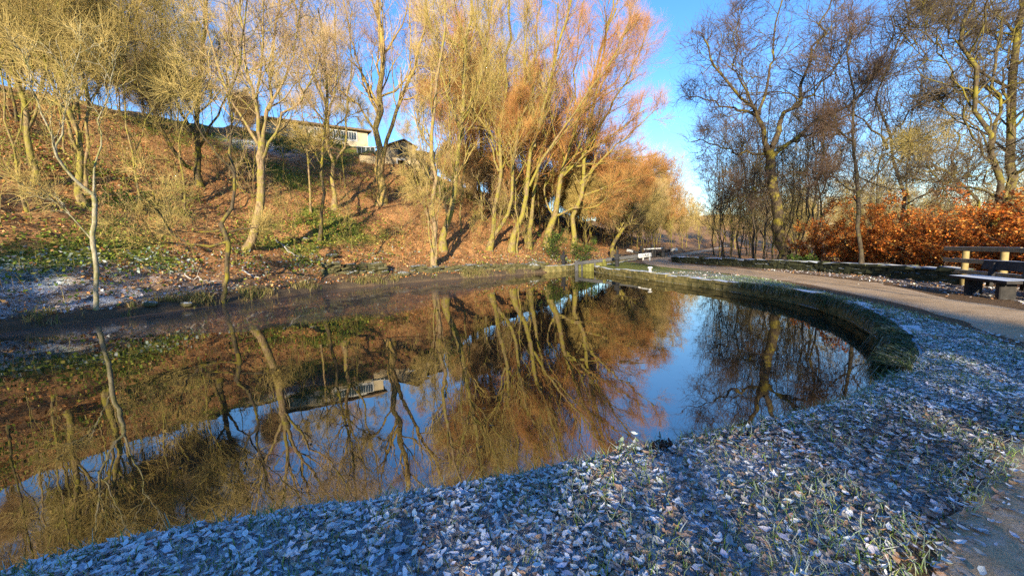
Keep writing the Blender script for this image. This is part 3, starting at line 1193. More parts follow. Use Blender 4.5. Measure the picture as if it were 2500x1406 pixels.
# local x runs along the bench towards the camera, local -y is the side of the canal
mb = MB()
mb.bar((-1.0, -0.13, 0.43), (0.95, -0.13, 0.43), 0.27, 0.07, cham=0.1)
mb.bar((-1.0, 0.16, 0.435), (0.95, 0.16, 0.435), 0.26, 0.07, cham=0.1)
mb.build('seat', M['bench_wood'], e)
mb = MB()
mb.bar((-0.95, 0.40, 0.74), (0.9, 0.40, 0.74), 0.06, 0.24, up=(0, 0.25, 1))
mb.build('backrest', M['bench_wood'], e)
for xx in (-0.55, 0.5):
    mb = MB()
    mb.bar((xx, 0.0, -0.15), (xx, 0.0, 0.395), 0.16, 0.30, up=(0, 1, 0))
    mb.build('leg', M['bench_wood'], e)
    mb = MB()
    mb.bar((xx, 0.30, 0.2), (xx, 0.36, 0.8), 0.14, 0.07, up=(0, 1, 0))
    mb.build('back_support', M['bench_wood'], e)


def boulder(name, c, size, mat, seed, **kw):
    import bmesh
    bm = bmesh.new()
    bmesh.ops.create_icosphere(bm, subdivisions=3, radius=1)
    r = np.random.default_rng(seed)
    off = r.random(3) * 40
    for v in bm.verts:
        n = fbm(np.array([v.co.x * 1.3 + off[0] + v.co.z]), np.array([v.co.y * 1.3 + off[1] - v.co.z]), 3)[0]
        v.co *= 0.72 + 0.55 * n
        v.co = Vector((v.co.x * size[0], v.co.y * size[1], v.co.z * size[2]))
    me = bpy.data.meshes.new(name)
    bm.to_mesh(me)
    bm.free()
    me.materials.append(mat)
    for p in me.polygons:
        p.use_smooth = True
    o = link(name, me)
    o.location = c
    return tag(o, **kw)


boulder('boulder', (12.6, 9.55, 0.15), (0.34, 0.3, 0.24), M['gate_wood'], 4, label='rounded mossy stone behind the bench seat', cat='stone')

# ------------------------------------------------------------------ houses on the hilltop
def house_frame(pa, da, pb, db):
    a = at(pa[0], pa[1], da)
    b = at(pb[0], pb[1], db)
    return a, b


def oriented(e, o_, ax, ay):
    """returns a function mapping local (along, depth, up) to coordinates relative to the empty"""
    return lambda u, v, w: np.array([ax[0] * u + ay[0] * v, ax[1] * u + ay[1] * v, w])


def slab(mb, f, u0, u1, v0, v1, w0, w1):
    P = [f(u, v, w) for w in (w0, w1) for v in (v0, v1) for u in (u0, u1)]
    mb.add(P, [[0, 2, 3, 1], [4, 5, 7, 6], [0, 1, 5, 4], [2, 6, 7, 3], [0, 4, 6, 2], [1, 3, 7, 5]])


A = at(652, 322, 54.5)
B = at(898, 341, 61.5)
ax = norm((B - A)[:2])
ay = np.array([-ax[1], ax[0]])
Lh = np.linalg.norm((B - A)[:2])
zb = A[2] - 1.2
e = empty('bungalow', (A[0], A[1], zb), label='long low cream bungalow with a row of windows on the hilltop', cat='house')
f = oriented(e, A, ax, ay)
top = at(760, 307, 57.6)[2] - zb
mb = MB()
slab(mb, f, 0, Lh, 0, 8, -3, top)
mb.build('wall', M['cream_wall'], e)
ua, ub = Lh * 0.44, Lh * 0.885
mb = MB()
slab(mb, f, ua, ub, -0.06, -0.003, top - 1.55, top - 0.1)
mb.build('window_band', M['white_paint'], e)
for k in range(8):
    c = ua + (ub - ua) * (k + 0.55) / 8.2
    mb = MB()
    slab(mb, f, c - 0.36, c + 0.26, -0.08, -0.063, top - 1.3, top - 0.3)
    w = mb.build('window', M['pane'], e)
    mb = MB()
    slab(mb, f, c - 0.07, c - 0.02, -0.11, -0.083, top - 1.32, top - 0.28)
    slab(mb, f, c - 0.44, c + 0.34, -0.13, -0.083, top - 1.38, top - 1.3)
    mb.build('frame', M['white_paint'], w)
mb = MB()
rv = [f(u, v, w) for u, v, w in ((-0.5, -0.6, top), (Lh + 0.5, -0.6, top), (Lh + 0.5, 8.6, top), (-0.5, 8.6, top), (-0.3, 4, top + 1.55), (Lh + 0.3, 4, top + 1.55),
                                  (-0.5, -0.6, top + 0.16), (Lh + 0.5, -0.6, top + 0.16), (Lh + 0.5, 8.6, top + 0.16), (-0.5, 8.6, top + 0.16))]
mb.add(rv, [[0, 1, 7, 6], [1, 2, 8, 7], [2, 3, 9, 8], [3, 0, 6, 9], [6, 7, 5, 4], [8, 9, 4, 5], [7, 8, 5, 5], [9, 6, 4, 4], [0, 3, 2, 1]])
mb.build('roof', M['roof_brown'], e)

# gabled stone house
A = at(955, 372, 52)
B = at(1068, 376, 56)
G = at(979, 337, 52)
ax = norm((B - A)[:2])
ay = np.array([-ax[1], ax[0]])
zb = A[2] - 1.0
e = empty('gabled_house', (A[0], A[1], zb), label='small gabled stone house on the hilltop beside the bungalow', cat='house')
f = oriented(e, A, ax, ay)
ev = at(955, 352, 52)[2] - zb
rg = G[2] - zb
# gable faces the viewer on the left part, ridge runs back and to the right
W_ = 3.3
L2 = np.linalg.norm((B - A)[:2])
mb = MB()
vv = [f(0, 0, -3), f(W_, 0, -3), f(W_, 0, ev), f(W_ / 2, 0, rg - 0.05), f(0, 0, ev), f(0, 7, -3), f(W_, 7, -3), f(W_, 7, ev), f(W_ / 2, 7, rg - 0.05), f(0, 7, ev)]
mb.add(vv, [[0, 1, 2, 4], [4, 2, 3, 3], [6, 5, 9, 7], [7, 9, 8, 8], [5, 0, 4, 9], [1, 6, 7, 2]])
slab(mb, f, W_ + 0.003, L2, 0.9, 6.5, -3, ev - 0.15)
mb.build('wall', M['house_stone'], e)
mb = MB()
for sgn in (0, 1):
    u0 = -0.25 if sgn == 0 else W_ + 0.25
    a0, a1, b0, b1 = f(u0, -0.25, ev - 0.1), f(u0, 7.2, ev - 0.1), f(W_ / 2, -0.25, rg), f(W_ / 2, 7.2, rg)
    up = np.array([0, 0, 0.14])
    mb.add([a0, a1, b1, b0, a0 + up, a1 + up, b1 + up, b0 + up], [[0, 1, 2, 3], [7, 6, 5, 4], [0, 3, 7, 4], [1, 5, 6, 2], [0, 4, 5, 1]])
a0, a1, b0, b1 = f(W_ + 0.3, 0.6, ev - 0.2), f(L2 + 0.3, 0.6, ev - 0.2), f(W_ * 0.6, 3.7, rg - 0.1), f(L2 + 0.3, 3.7, rg - 0.1)
c0, c1 = f(W_ + 0.3, 6.9, ev - 0.2), f(L2 + 0.3, 6.9, ev - 0.2)
mb.add([a0, a1, b1, b0, c0, c1], [[0, 1, 2, 3], [3, 2, 5, 4]])
mb.build('roof', M['roof_brown'], e)
for u in (1.2, 2.0):
    mb = MB()
    slab(mb, f, u - 0.28, u + 0.28, -0.03, -0.004, ev - 1.3, ev - 0.35)
    mb.build('window', M['pane'], e)

# glazed porch between the houses
A = at(872, 378, 53.5)
e = empty('conservatory', (A[0], A[1], A[2] - 0.6), rz=0.25, label='white framed glass conservatory between bungalow and gabled house', cat='conservatory')
mb = MB()
slab(mb, lambda u, v, w: np.array([u, v, w]), 0, 2.2, 0, 2, 0.0, 0.75)
mb.build('base_wall', M['house_stone'], e)
mb = MB()
slab(mb, lambda u, v, w: np.array([u, v, w]), 0.06, 2.14, 0.06, 1.94, 0.76, 1.5)
mb.build('glass', M['pane'], e)
for k in range(5):
    mb = MB()
    mb.bar((0.04 + k * 0.53, 0.02, 0.75), (0.04 + k * 0.53, 0.02, 1.52), 0.09, 0.09, up=(0, 1, 0))
    mb.build('frame_post', M['white_paint'], e)
mb = MB()
mb.add([(-0.1, -0.1, 1.52), (2.3, -0.1, 1.52), (2.3, 2.1, 1.95), (-0.1, 2.1, 1.95), (-0.1, -0.1, 1.62), (2.3, -0.1, 1.62), (2.3, 2.1, 2.05), (-0.1, 2.1, 2.05)],
       [[0, 3, 2, 1], [4, 5, 6, 7], [0, 1, 5, 4], [1, 2, 6, 5], [2, 3, 7, 6], [3, 0, 4, 7]])
mb.build('roof', M['white_paint'], e)

# terrace wall with a doorway below the houses
A = at(880, 412, 47.0)
B = at(1062, 424, 50.5)
ax = norm((B - A)[:2])
ay = np.array([-ax[1], ax[0]])
L3 = np.linalg.norm((B - A)[:2])
e = empty('terrace_wall', (A[0], A[1], A[2]), label='stone terrace wall with dark doorway below the hilltop houses', cat='wall')
f = oriented(e, A, ax, ay)
dw = L3 * 0.53
mb = MB()
slab(mb, f, 0, dw - 0.36, 0, 0.8, -3, 1.45)
slab(mb, f, dw + 0.36, L3, 0, 0.8, -3, 1.25)
slab(mb, f, dw - 0.357, dw + 0.357, 0.01, 0.79, 1.15, 1.44)
mb.build('masonry', M['house_stone'], e)
mb = MB()
slab(mb, f, dw - 0.5, dw - 0.36, -0.05, -0.003, -1, 1.2)
slab(mb, f, dw - 0.5, dw + 0.5, -0.06, -0.003, 1.2, 1.36)
mb.build('door_frame', M['white_paint'], e)
mb = MB()
slab(mb, f, dw - 0.355, dw + 0.355, 0.45, 0.6, -1.5, 1.14)
mb.build('doorway_dark', M['dark_void'], e)  # near-black sheet standing in for the shade inside the doorway
# ------------------------------------------------------------------ trees of the photograph, one by one
def L(d, pts, r0, r1, dd=0.0):
    n = len(pts)
    return (np.array([at(px, py, d + dd * i / max(n - 1, 1)) for i, (px, py) in enumerate(pts)]), r0, r1)


GOLD = dict(k1=6, l1=0.45, a1=0.62, k2=7, a2=0.6, k3=6, k4=3, a4=0.5, tw=1.0, w3=0.16)
BEECH = dict(k1=7, l1=0.42, a1=0.55, up1=0.10, k2=6, l2=0.55, a2=0.5, k3=7, a3=0.5, up2=0.05, k4=5, tw=1.1, a4=0.45, w1=0.10, w2=0.13, w3=0.14, t1=0.25)
OAK = dict(k1=5, l1=0.5, a1=0.8, w1=0.30, up1=0.05, k2=6, l2=0.7, w2=0.28, a2=0.75, k3=6, l3=0.65, w3=0.24, k4=3, tw=0.9, up4=0.05, r2=0.016, r3=0.009, jit=0.014, t1=0.25)
SLIM = dict(k1=7, l1=0.25, a1=0.8, k2=5, a2=0.6, k3=5, k4=3, tw=0.7, t1=0.3)


def hero(label, base, limbs, spec, bk, tw, seed, w, dd=None, dist=None):
    """limbs: list of pixel lists; the first starts at the base; w: widths in survey pixels (start, end) per limb"""
    b = hit(*base) if dist is None else at(base[0], base[1], dist)
    d = b[1]
    out = []
    for i, (pts, (wa, wb)) in enumerate(zip(limbs, w)):
        k = d / 2000.0
        out.append(L(d, pts, wa * k, wb * k, 0 if i == 0 else (dd[i] if dd else 0)))
    if dist is not None:
        g = th1(b[0], b[1])
        p = out[0][0]
        if p[0][2] > g:
            out[0] = (np.vstack([[p[0][0], p[0][1], g], p]), out[0][1], out[0][2])
    return add_tree('tree', label, out, spec, bk, tw, seed)


# --- slim trees on the far bank
hero('pale grey slim tree leaning out of the frosted bank, forked to one side', (235, 757), [
    [(235, 757), (234, 690), (232, 600), (229, 520), (228, 470)],
    [(228, 476), (195, 452), (160, 412), (138, 382), (122, 330), (95, 262), (70, 190), (55, 120)],
    [(229, 470), (233, 420), (245, 350), (250, 270), (275, 190), (290, 100)],
    [(226, 590), (187, 542), (147, 503), (90, 468), (45, 450)],
    [(138, 382), (152, 300), (168, 215), (190, 120), (200, 40)]],
    dict(k1=4, l1=0.5, k2=5, k3=4, k4=3, tw=0.8, t1=0.35, flare=0.5, tt0=1, lowk0=1), 'bark_pale', 'twig_gold', 11, [(19, 15), (14, 3), (8, 2), (7, 2), (8, 2)], [0, -1.5, 1.5, -1.0, 1.0])
hero('crooked mossy slim tree at the waterline with low drooping boughs', (545, 740), [
    [(545, 740), (551, 690), (556, 630), (557, 590), (548, 566), (537, 548)],
    [(537, 550), (552, 522), (567, 482), (575, 445), (574, 410), (565, 330), (563, 240), (582, 145), (600, 50), (605, -40)],
    [(572, 425), (540, 388), (505, 345), (475, 290), (445, 225), (430, 160)],
    [(556, 590), (520, 600), (480, 599), (432, 580), (398, 538), (378, 485), (364, 440)],
    [(500, 600), (440, 596), (395, 590), (345, 573), (310, 553), (270, 545)],
    [(545, 560), (510, 566), (450, 566), (400, 560)],
    [(560, 566), (598, 558), (645, 556), (665, 545)],
    [(563, 330), (600, 270), (640, 215), (660, 150)]],
    dict(k1=4, l1=0.45, k2=5, k3=4, k4=3, tw=0.8, t1=0.35, tt0=1, up1=0.12, lowk0=1), 'bark_lime', 'twig_gold', 12,
    [(17, 17), (15, 4), (9, 3), (12, 3), (9, 3), (8, 3), (9, 3), (6, 2)], [0, 0.8, -1.6, -1.2, -2.0, 0.8, 1.0, 1.5])
# --- big trees on the slope
hero('stout leaning pinkish trunk at the slope foot dividing into many tall stems', (603, 612), [
    [(600, 612), (617, 572), (631, 520), (636, 450), (636, 390), (640, 340)],
    [(640, 345), (658, 250), (668, 120), (680, 0), (690, -130)], [(638, 350), (622, 250), (600, 150), (588, 30), (575, -110)],
    [(636, 400), (690, 285), (735, 245), (770, 180), (800, 90)], [(636, 360), (572, 262), (522, 130), (492, 0), (470, -120)],
    [(655, 270), (700, 180), (730, 60), (745, -80)], [(625, 260), (640, 120), (640, -20), (635, -150)]],
    dict(GOLD, k2=7, t1=0.15, tt0=1), 'bark_pink', 'twig_tan', 13, [(32, 26), (17, 4), (16, 4), (13, 3), (13, 3), (11, 3), (10, 3)], [0, 1.5, -1.5, -1, 2, 2, -2])
hero('golden mossy trunk standing just behind the pale forked bank tree', (212, 505), [
    [(212, 505), (196, 440), (187, 360), (165, 250), (150, 120), (140, 0), (130, -160)],
    [(187, 365), (150, 260), (110, 150), (85, 40), (70, -80)], [(172, 280), (215, 180), (235, 60), (250, -90)], [(160, 220), (120, 100), (100, -60)]],
    GOLD, 'bark_gold', 'twig_gold', 14, [(27, 9), (13, 3), (11, 3), (9, 3)], [0, -2, 2, 1])
hero('slender pale pink stem rising beside the golden mossy trunk', (213, 478), [
    [(213, 478), (206, 365), (211, 255), (199, 137), (188, 34), (180, -140)]], dict(SLIM, k1=9, l1=0.25), 'bark_pink', 'twig_gold', 15, [(14, 5)], dist=None)
hero('thick golden trunk nearest the edge of the view on the hillside', (82, 446), [
    [(82, 446), (70, 345), (57, 256), (40, 175), (22, 60), (5, -140)], [(66, 320), (100, 220), (118, 110), (125, -40)], [(50, 225), (10, 130), (-30, 20), (-60, -100)]],
    GOLD, 'bark_gold', 'twig_gold', 16, [(24, 9), (12, 3), (12, 3)], [0, 1, -1])
hero('wide spreading dark-limbed tree on the brow whose boughs arch apart', (490, 455), [
    [(490, 455), (490, 390), (487, 330), (482, 250), (492, 120), (508, 0), (515, -130)],
    [(488, 420), (440, 390), (398, 320), (360, 235), (290, 178), (255, 110), (225, 30), (210, -60)],
    [(482, 330), (430, 250), (400, 150), (390, 30), (380, -100)], [(488, 360), (540, 260), (560, 150), (570, 20)], [(330, 205), (330, 120), (310, 20), (300, -80)]],
    dict(GOLD, w1=0.22), 'bark_lime', 'twig_gold', 17, [(24, 8), (17, 4), (11, 3), (10, 3), (8, 3)], [0, -2, 1.5, 2, -2])
hero('dark mossy thin trunk rooted among stones at the slope foot', (780, 592), [
    [(780, 592), (786, 546), (784, 470), (783, 387), (792, 319), (799, 250), (790, 130), (780, 20)], [(784, 400), (760, 360), (730, 330), (690, 320)], [(790, 340), (830, 300), (860, 280), (900, 265)]],
    SLIM, 'bark_lime', 'twig_gold', 18, [(15, 5), (6, 2), (6, 2)], [0, 1, -1])
hero('thin straight pale sapling on the leafy slope', (759, 519), [[(759, 519), (754, 421), (746, 341), (737, 230), (730, 150)], [(750, 385), (785, 345), (800, 330)]], SLIM, 'bark_pink', 'twig_gold', 19, [(9, 3), (4, 2)], [0, -1])
hero('forked dead-looking pale tree on the slope below the bungalow windows', (816, 507), [
    [(816, 507), (815, 450), (812, 400), (801, 340), (802, 273), (770, 200), (738, 100), (715, -20)], [(812, 410), (825, 380), (840, 350), (850, 250), (860, 140), (850, 0)], [(803, 285), (825, 180), (815, 60), (820, -60)]],
    GOLD, 'bark_pink', 'twig_tan', 20, [(20, 5), (10, 3), (8, 3)], [0, 1.5, -1])
hero('big ivy-clad tree with two forking stems in front of the hilltop houses', (928, 497), [
    [(930, 497), (927, 420), (924, 320), (927, 228), (936, 140), (922, 50), (915, -120)],
    [(931, 420), (942, 370), (958, 296), (987, 228), (1010, 165), (1035, 60), (1050, -90)],
    [(925, 335), (878, 262), (828, 217), (790, 160), (760, 70)], [(926, 260), (880, 170), (850, 60), (830, -70)], [(965, 285), (1000, 160), (1000, 20), (995, -100)]],
    dict(GOLD, k2=6), 'bark_ivy', 'twig_tan', 21, [(36, 10), (20, 5), (11, 3), (11, 3), (9, 3)], [0, -1, -2, 1, 2])
hero('split pale bank tree with a sheaf of coppice stems at the water edge', (1060, 655), [
    [(1060, 655), (1057, 569), (1056, 455), (1056, 370), (1066, 256), (1076, 120), (1084, 0), (1090, -100)],
    [(1058, 640), (1046, 560), (1034, 480), (1010, 410), (995, 360)], [(1060, 600), (1040, 440), (1022, 330), (1010, 200)], [(1064, 640), (1068, 560), (1072, 470), (1090, 380), (1100, 290)],
    [(1056, 560), (1040, 520), (1020, 470), (985, 420)]],
    dict(SLIM, k1=6), 'bark_pink', 'twig_gold', 22, [(22, 6), (8, 2), (8, 2), (8, 2), (5, 2)], [0, -0.8, 0.8, 1, -1])
hero('leaning mossy trunk casting a long shadow up the leafy slope', (1083, 610), [
    [(1083, 610), (1096, 529), (1112, 427), (1123, 341), (1135, 239), (1142, 100), (1150, -80)], [(1125, 330), (1095, 230), (1070, 120), (1060, 0)], [(1128, 300), (1170, 200), (1190, 90), (1200, -60)]],
    BEECH, 'bark_gold', 'twig_gold', 23, [(28, 8), (12, 3), (12, 3)], [0, 2, -1])
hero('upright golden trunk on the brow in the middle of the stand', (1143, 485), [[(1143, 485), (1143, 370), (1150, 250), (1156, 120), (1150, -90)]], BEECH, 'bark_gold', 'twig_tan', 24, [(17, 5)])
hero('slightly leaning golden trunk on the brow beside the upright one', (1163, 478), [[(1163, 478), (1168, 380), (1180, 250), (1192, 110), (1205, -60)]], BEECH, 'bark_gold', 'twig_beech', 25, [(15, 5)])
hero('curved beech forking low into two swan-necked stems', (1193, 609), [
    [(1193, 609), (1199, 565), (1210, 500), (1216, 440), (1222, 350), (1232, 230), (1240, 80), (1240, -80)], [(1197, 588), (1218, 560), (1243, 500), (1251, 430), (1262, 330), (1275, 200), (1290, 50)],
    [(1218, 420), (1195, 330), (1190, 200), (1185, 70)]],
    BEECH, 'bark_gold', 'twig_gold', 26, [(22, 6), (18, 4), (9, 3)], [0, -1, 2])
hero('beech bending away from its neighbours above the bare earth bank', (1249, 612), [
    [(1249, 612), (1262, 560), (1284, 502), (1294, 444), (1310, 330), (1340, 200), (1378, 60), (1400, -60)], [(1292, 455), (1350, 350), (1420, 250), (1490, 150), (1550, 60)], [(1305, 360), (1300, 230), (1310, 90), (1330, -50)]],
    BEECH, 'bark_gold', 'twig_beech', 27, [(24, 6), (12, 3), (12, 3)], [0, -2, 2])
hero('grey upright beech trunk between the bending stems', (1292, 609), [
    [(1292, 609), (1299, 518), (1310, 430), (1332, 300), (1352, 150), (1365, 0)], [(1315, 400), (1390, 310), (1470, 240), (1540, 200)]], BEECH, 'bark_gold', 'twig_beech', 28, [(19, 5), (9, 3)], [0, -1])
hero('wide-armed beech nearest the lock with boughs sweeping over the water', (1335, 604), [
    [(1335, 604), (1342, 548), (1356, 520), (1372, 440), (1402, 320), (1442, 200), (1482, 90), (1500, 20)], [(1352, 528), (1400, 510), (1450, 505), (1500, 470), (1555, 450)],
    [(1375, 430), (1440, 370), (1510, 320), (1575, 270)], [(1380, 410), (1460, 400), (1530, 390), (1600, 380)], [(1356, 530), (1330, 480), (1335, 400), (1360, 280)]],
    dict(BEECH, a1=0.65, up1=0.04, up2=0.0), 'bark_gold', 'twig_beech', 29, [(28, 6), (11, 3), (11, 3), (10, 3), (9, 3)], [0, -2, -1, 2, 2])
hero('tall russet beech behind the wide-armed one, its crown spreading into the open sky', (1400, 590), [
    [(1400, 590), (1408, 520), (1422, 420), (1440, 310), (1466, 170), (1490, 40), (1500, -40)], [(1416, 450), (1480, 380), (1545, 320), (1600, 270)], [(1434, 350), (1500, 250), (1550, 150), (1580, 70)],
    [(1450, 250), (1500, 140), (1540, 40)], [(1425, 400), (1400, 260), (1410, 120), (1425, 0)], [(1412, 480), (1500, 450), (1570, 430), (1625, 420)]],
    dict(BEECH, k3=8, tw=1.2), 'bark_gold', 'twig_beech', 37, [(22, 6), (11, 3), (11, 3), (9, 3), (10, 3), (10, 3)], [0, -2, 2, -1, 2, 1], dist=42)
hero('tilted yellow-mossed stump-like tree among brush behind the near lock', (1496, 598), [
    [(1496, 598), (1514, 570), (1532, 545), (1545, 500), (1550, 440)], [(1514, 570), (1495, 540), (1480, 500), (1470, 450)], [(1530, 548), (1570, 520), (1600, 480)]],
    dict(GOLD, k1=8, l1=0.5), 'bark_lime', 'twig_olive', 30, [(20, 6), (9, 3), (9, 3)], [0, -2, 2], dist=47)

# --- the wood on the towpath side
hero('great spreading oak with gnarled limbs behind the low stone wall', (1914, 612), [
    [(1914, 612), (1906, 560), (1896, 500), (1886, 440), (1879, 385), (1876, 362)],
    [(1876, 368), (1862, 315), (1850, 275), (1822, 246), (1790, 222), (1758, 182), (1735, 130), (1715, 90)],
    [(1852, 280), (1872, 205), (1886, 120), (1902, 40), (1915, -80)],
    [(1880, 372), (1900, 310), (1914, 278), (1950, 254), (1974, 200), (1990, 120), (2022, 30), (2040, -60)],
    [(1884, 385), (1930, 345), (2000, 290), (2060, 264), (2092, 238), (2132, 170), (2182, 80), (2210, 0)],
    [(1882, 376), (1830, 374), (1780, 366), (1728, 347), (1690, 350)],
    [(1888, 480), (1862, 463), (1830, 468), (1795, 485), (1775, 505)],
    [(1848, 284), (1800, 266), (1742, 250), (1700, 238), (1665, 240)],
    [(1838, 260), (1800, 190), (1790, 110), (1810, 20)],
    [(1930, 345), (1990, 330), (2050, 330), (2110, 300)],
    [(1955, 252), (2010, 200), (2060, 130), (2090, 60)]],
    dict(OAK, k1=6, k2=6, tt0=1), 'bark_oak', 'twig_oak', 31, [(44, 34), (22, 4), (13, 3), (22, 4), (18, 3), (11, 3), (11, 3), (11, 3), (9, 3), (9, 3), (9, 3)],
    [0, -2.0, 1.5, 2.5, -2, -1.5, -2.5, 2.5, -1, 3, -3], dist=24)
hero('slim dark straight tree among the copper bushes', (2100, 640), [
    [(2100, 640), (2094, 540), (2090, 430), (2083, 330), (2077, 210), (2073, 150), (2070, 80)], [(2086, 350), (2050, 320), (2020, 300), (1990, 290)], [(2092, 470), (2060, 455), (2035, 430), (2010, 440), (1985, 430)],
    [(2080, 250), (2110, 200), (2150, 170)]],
    dict(SLIM, k1=8, l1=0.3, w1=0.25), 'bark_dark', 'twig_oak', 32, [(20, 5), (7, 2), (7, 2), (6, 2)], [0, -1, -1, 1], dist=17)
hero('dark forked tree rising out of the copper leaves with crossing boughs', (2190, 520), [
    [(2190, 520), (2181, 450), (2169, 390), (2161, 340), (2150, 270), (2160, 180), (2190, 90), (2200, 0)], [(2166, 365), (2122, 312), (2080, 270), (2050, 220), (2040, 150)], [(2162, 345), (2200, 300), (2240, 250), (2255, 180)],
    [(2175, 415), (2205, 380), (2215, 330)]],
    dict(OAK, k1=4), 'bark_dark', 'twig_oak', 33, [(17, 4), (10, 2), (8, 2), (6, 2)], [0, -1, 1, 2], dist=21)
hero('mossy leaning trunk reaching far sideways above the copper leaves', (2400, 545), [
    [(2400, 545), (2388, 515), (2364, 480), (2335, 441), (2286, 414), (2212, 400), (2170, 376)], [(2335, 441), (2330, 380), (2350, 300), (2345, 210)], [(2290, 416), (2260, 370), (2210, 340)]],
    dict(OAK, k1=5, l1=0.4), 'bark_lime', 'twig_olive', 34, [(18, 5), (10, 3), (8, 2)], [0, 1, -1], dist=18)
hero('tall dark tree behind the fence whose mossy trunk bends and forks', (2417, 585), [
    [(2417, 585), (2420, 495), (2413, 372), (2376, 274), (2359, 188), (2355, 85), (2363, 0), (2372, -150)], [(2413, 372), (2432, 300), (2430, 180), (2442, 60), (2450, -80)],
    [(2370, 260), (2300, 130), (2250, 80), (2200, 40)], [(2357, 130), (2300, 60), (2240, 10)], [(2418, 450), (2370, 430), (2310, 440), (2260, 435)], [(2365, 220), (2310, 230), (2250, 260)]],
    dict(OAK, k1=6, l1=0.35, w1=0.2), 'bark_lime', 'twig_dark', 35, [(30, 8), (15, 4), (7, 2), (7, 2), (7, 2), (6, 2)], [0, 1, -2, 2, -1.5, 2], dist=15)
hero('thickest yellow-mossed trunk at the fence end of the wood', (2450, 575), [
    [(2450, 575), (2460, 472), (2466, 341), (2477, 228), (2484, 114), (2488, 0), (2492, -160)], [(2468, 330), (2520, 240), (2560, 120)], [(2480, 170), (2430, 90), (2380, 60)], [(2462, 420), (2520, 380), (2590, 370)]],
    dict(OAK, k1=7, l1=0.35, w1=0.2), 'bark_lime', 'twig_dark', 36, [(40, 16), (10, 3), (8, 2), (8, 2)], [0, -1, 1, -1], dist=17)


def proj(p):
    """survey pixel of a point"""
    X = p[0]
    yy, zz_ = p[1], p[2] - EYE
    dep = yy * math.cos(TH) - zz_ * math.sin(TH)
    up = yy * math.sin(TH) + zz_ * math.cos(TH)
    u, v = X / dep, up / dep
    c, s_ = math.cos(RO), math.sin(RO)
    u, v = c * u + s_ * v, -s_ * u + c * v
    return 1250 + F * u, 703 - F * v


# --- repeated trees: a few of each kind are grown, the rest are copies
def grow(kind, seed, H, bk, tw, spec, nst=2, lean=0.06, r0=0.2, label='', group=None, cat='tree'):
    r = np.random.default_rng(seed)
    limbs = []
    a = r.uniform(0, 6.28)
    z_ = np.linspace(0, H, 8)
    wob = np.cumsum(r.normal(0, lean * H / 8, (8, 2)), 0)
    tr = np.stack([wob[:, 0], wob[:, 1], z_], 1)
    tr[0, :2] = 0
    limbs.append((tr, r0, r0 * 0.2))
    for k in range(nst):
        i = r.integers(1, 4)
        a += 2.4
        hh = H * r.uniform(0.75, 0.98)
        e = np.array([math.cos(a), math.sin(a)]) * H * r.uniform(0.1, 0.26)
        t = np.linspace(0, 1, 6)[:, None]
        p = np.concatenate([tr[i, :2] + e * t ** 0.8, tr[i, 2] + (hh - tr[i, 2]) * t], 1) + r.normal(0, 0.02 * H, (6, 3)) * (t > 0)
        limbs.append((p, r0 * 0.55, r0 * 0.12))
    l0 = limbs[0][0]
    limbs[0] = (np.vstack([[[l0[0][0], l0[0][1], -0.5]], l0[1:]]), limbs[0][1], limbs[0][2])
    tm, cm = tree_mesh(r, limbs, spec, [M[bk], M[tw]], np.zeros(3), kind)
    e = empty(cat, (0, 0, 0), label=label, cat=cat, group=group)
    link('trunk', tm, e)
    link('crown', cm, e)
    return e


def plant(protos, spots, rnd, smin=0.85, smax=1.15):
    used = set()
    for n, (px_, py_) in enumerate(spots):
        k = n % len(protos)
        p = protos[k]
        loc = (px_, py_, th1(px_, py_) - 0.05)
        a = rnd.uniform(0, 6.28)
        sc_ = rnd.uniform(smin, smax)
        if k in used:
            dup(p, loc, a, sc_)
        else:
            used.add(k)
            p.location = loc
            p.rotation_euler = (0, 0, a)
            p.scale = (sc_,) * 3


def scatter(n, fx, test, mind, seed):
    r = np.random.default_rng(seed)
    out = []
    tries = 0
    while len(out) < n and tries < 6000:
        tries += 1
        q = fx(r)
        if all((q[0] - o_[0]) ** 2 + (q[1] - o_[1]) ** 2 > mind ** 2 for o_ in out) and test(q):
            out.append(q)
    return out


def sdl(q):
    return float(polydist(LEFT, np.array([q[0]]), np.array([q[1]]))[0])


def left_ok(q):
    s_ = sdl(q)
    if s_ < 9 or s_ > 44:
        return False
    zt = th1(*q)
    px_, py_ = proj((q[0], q[1], zt))
    if 640 < px_ < 1075 and s_ > 15:
        return False
    if 660 < px_ < 800 or (-37 < q[0] < -14 and q[1] > 27):
        return False
    return -300 < px_ < 660


rnd = random.Random(5)
gp_ = [grow('hill_tree', 40 + k, h, b_, t_, dict(GOLD, k1=7, l1=0.36, k4=3), 2, 0.05, 0.10, 'bare golden-twigged tree among many on the sunlit hillside', 'golden trees crowding the hillside')
       for k, (h, b_, t_) in enumerate([(15, 'bark_gold', 'twig_gold'), (13, 'bark_pink', 'twig_tan'), (16, 'bark_lime', 'twig_tan'), (11, 'bark_gold', 'twig_olive')])]
plant(gp_, scatter(34, lambda r: (r.uniform(-62, -8), r.uniform(12, 66)), left_ok, 2.2, 1), rnd)


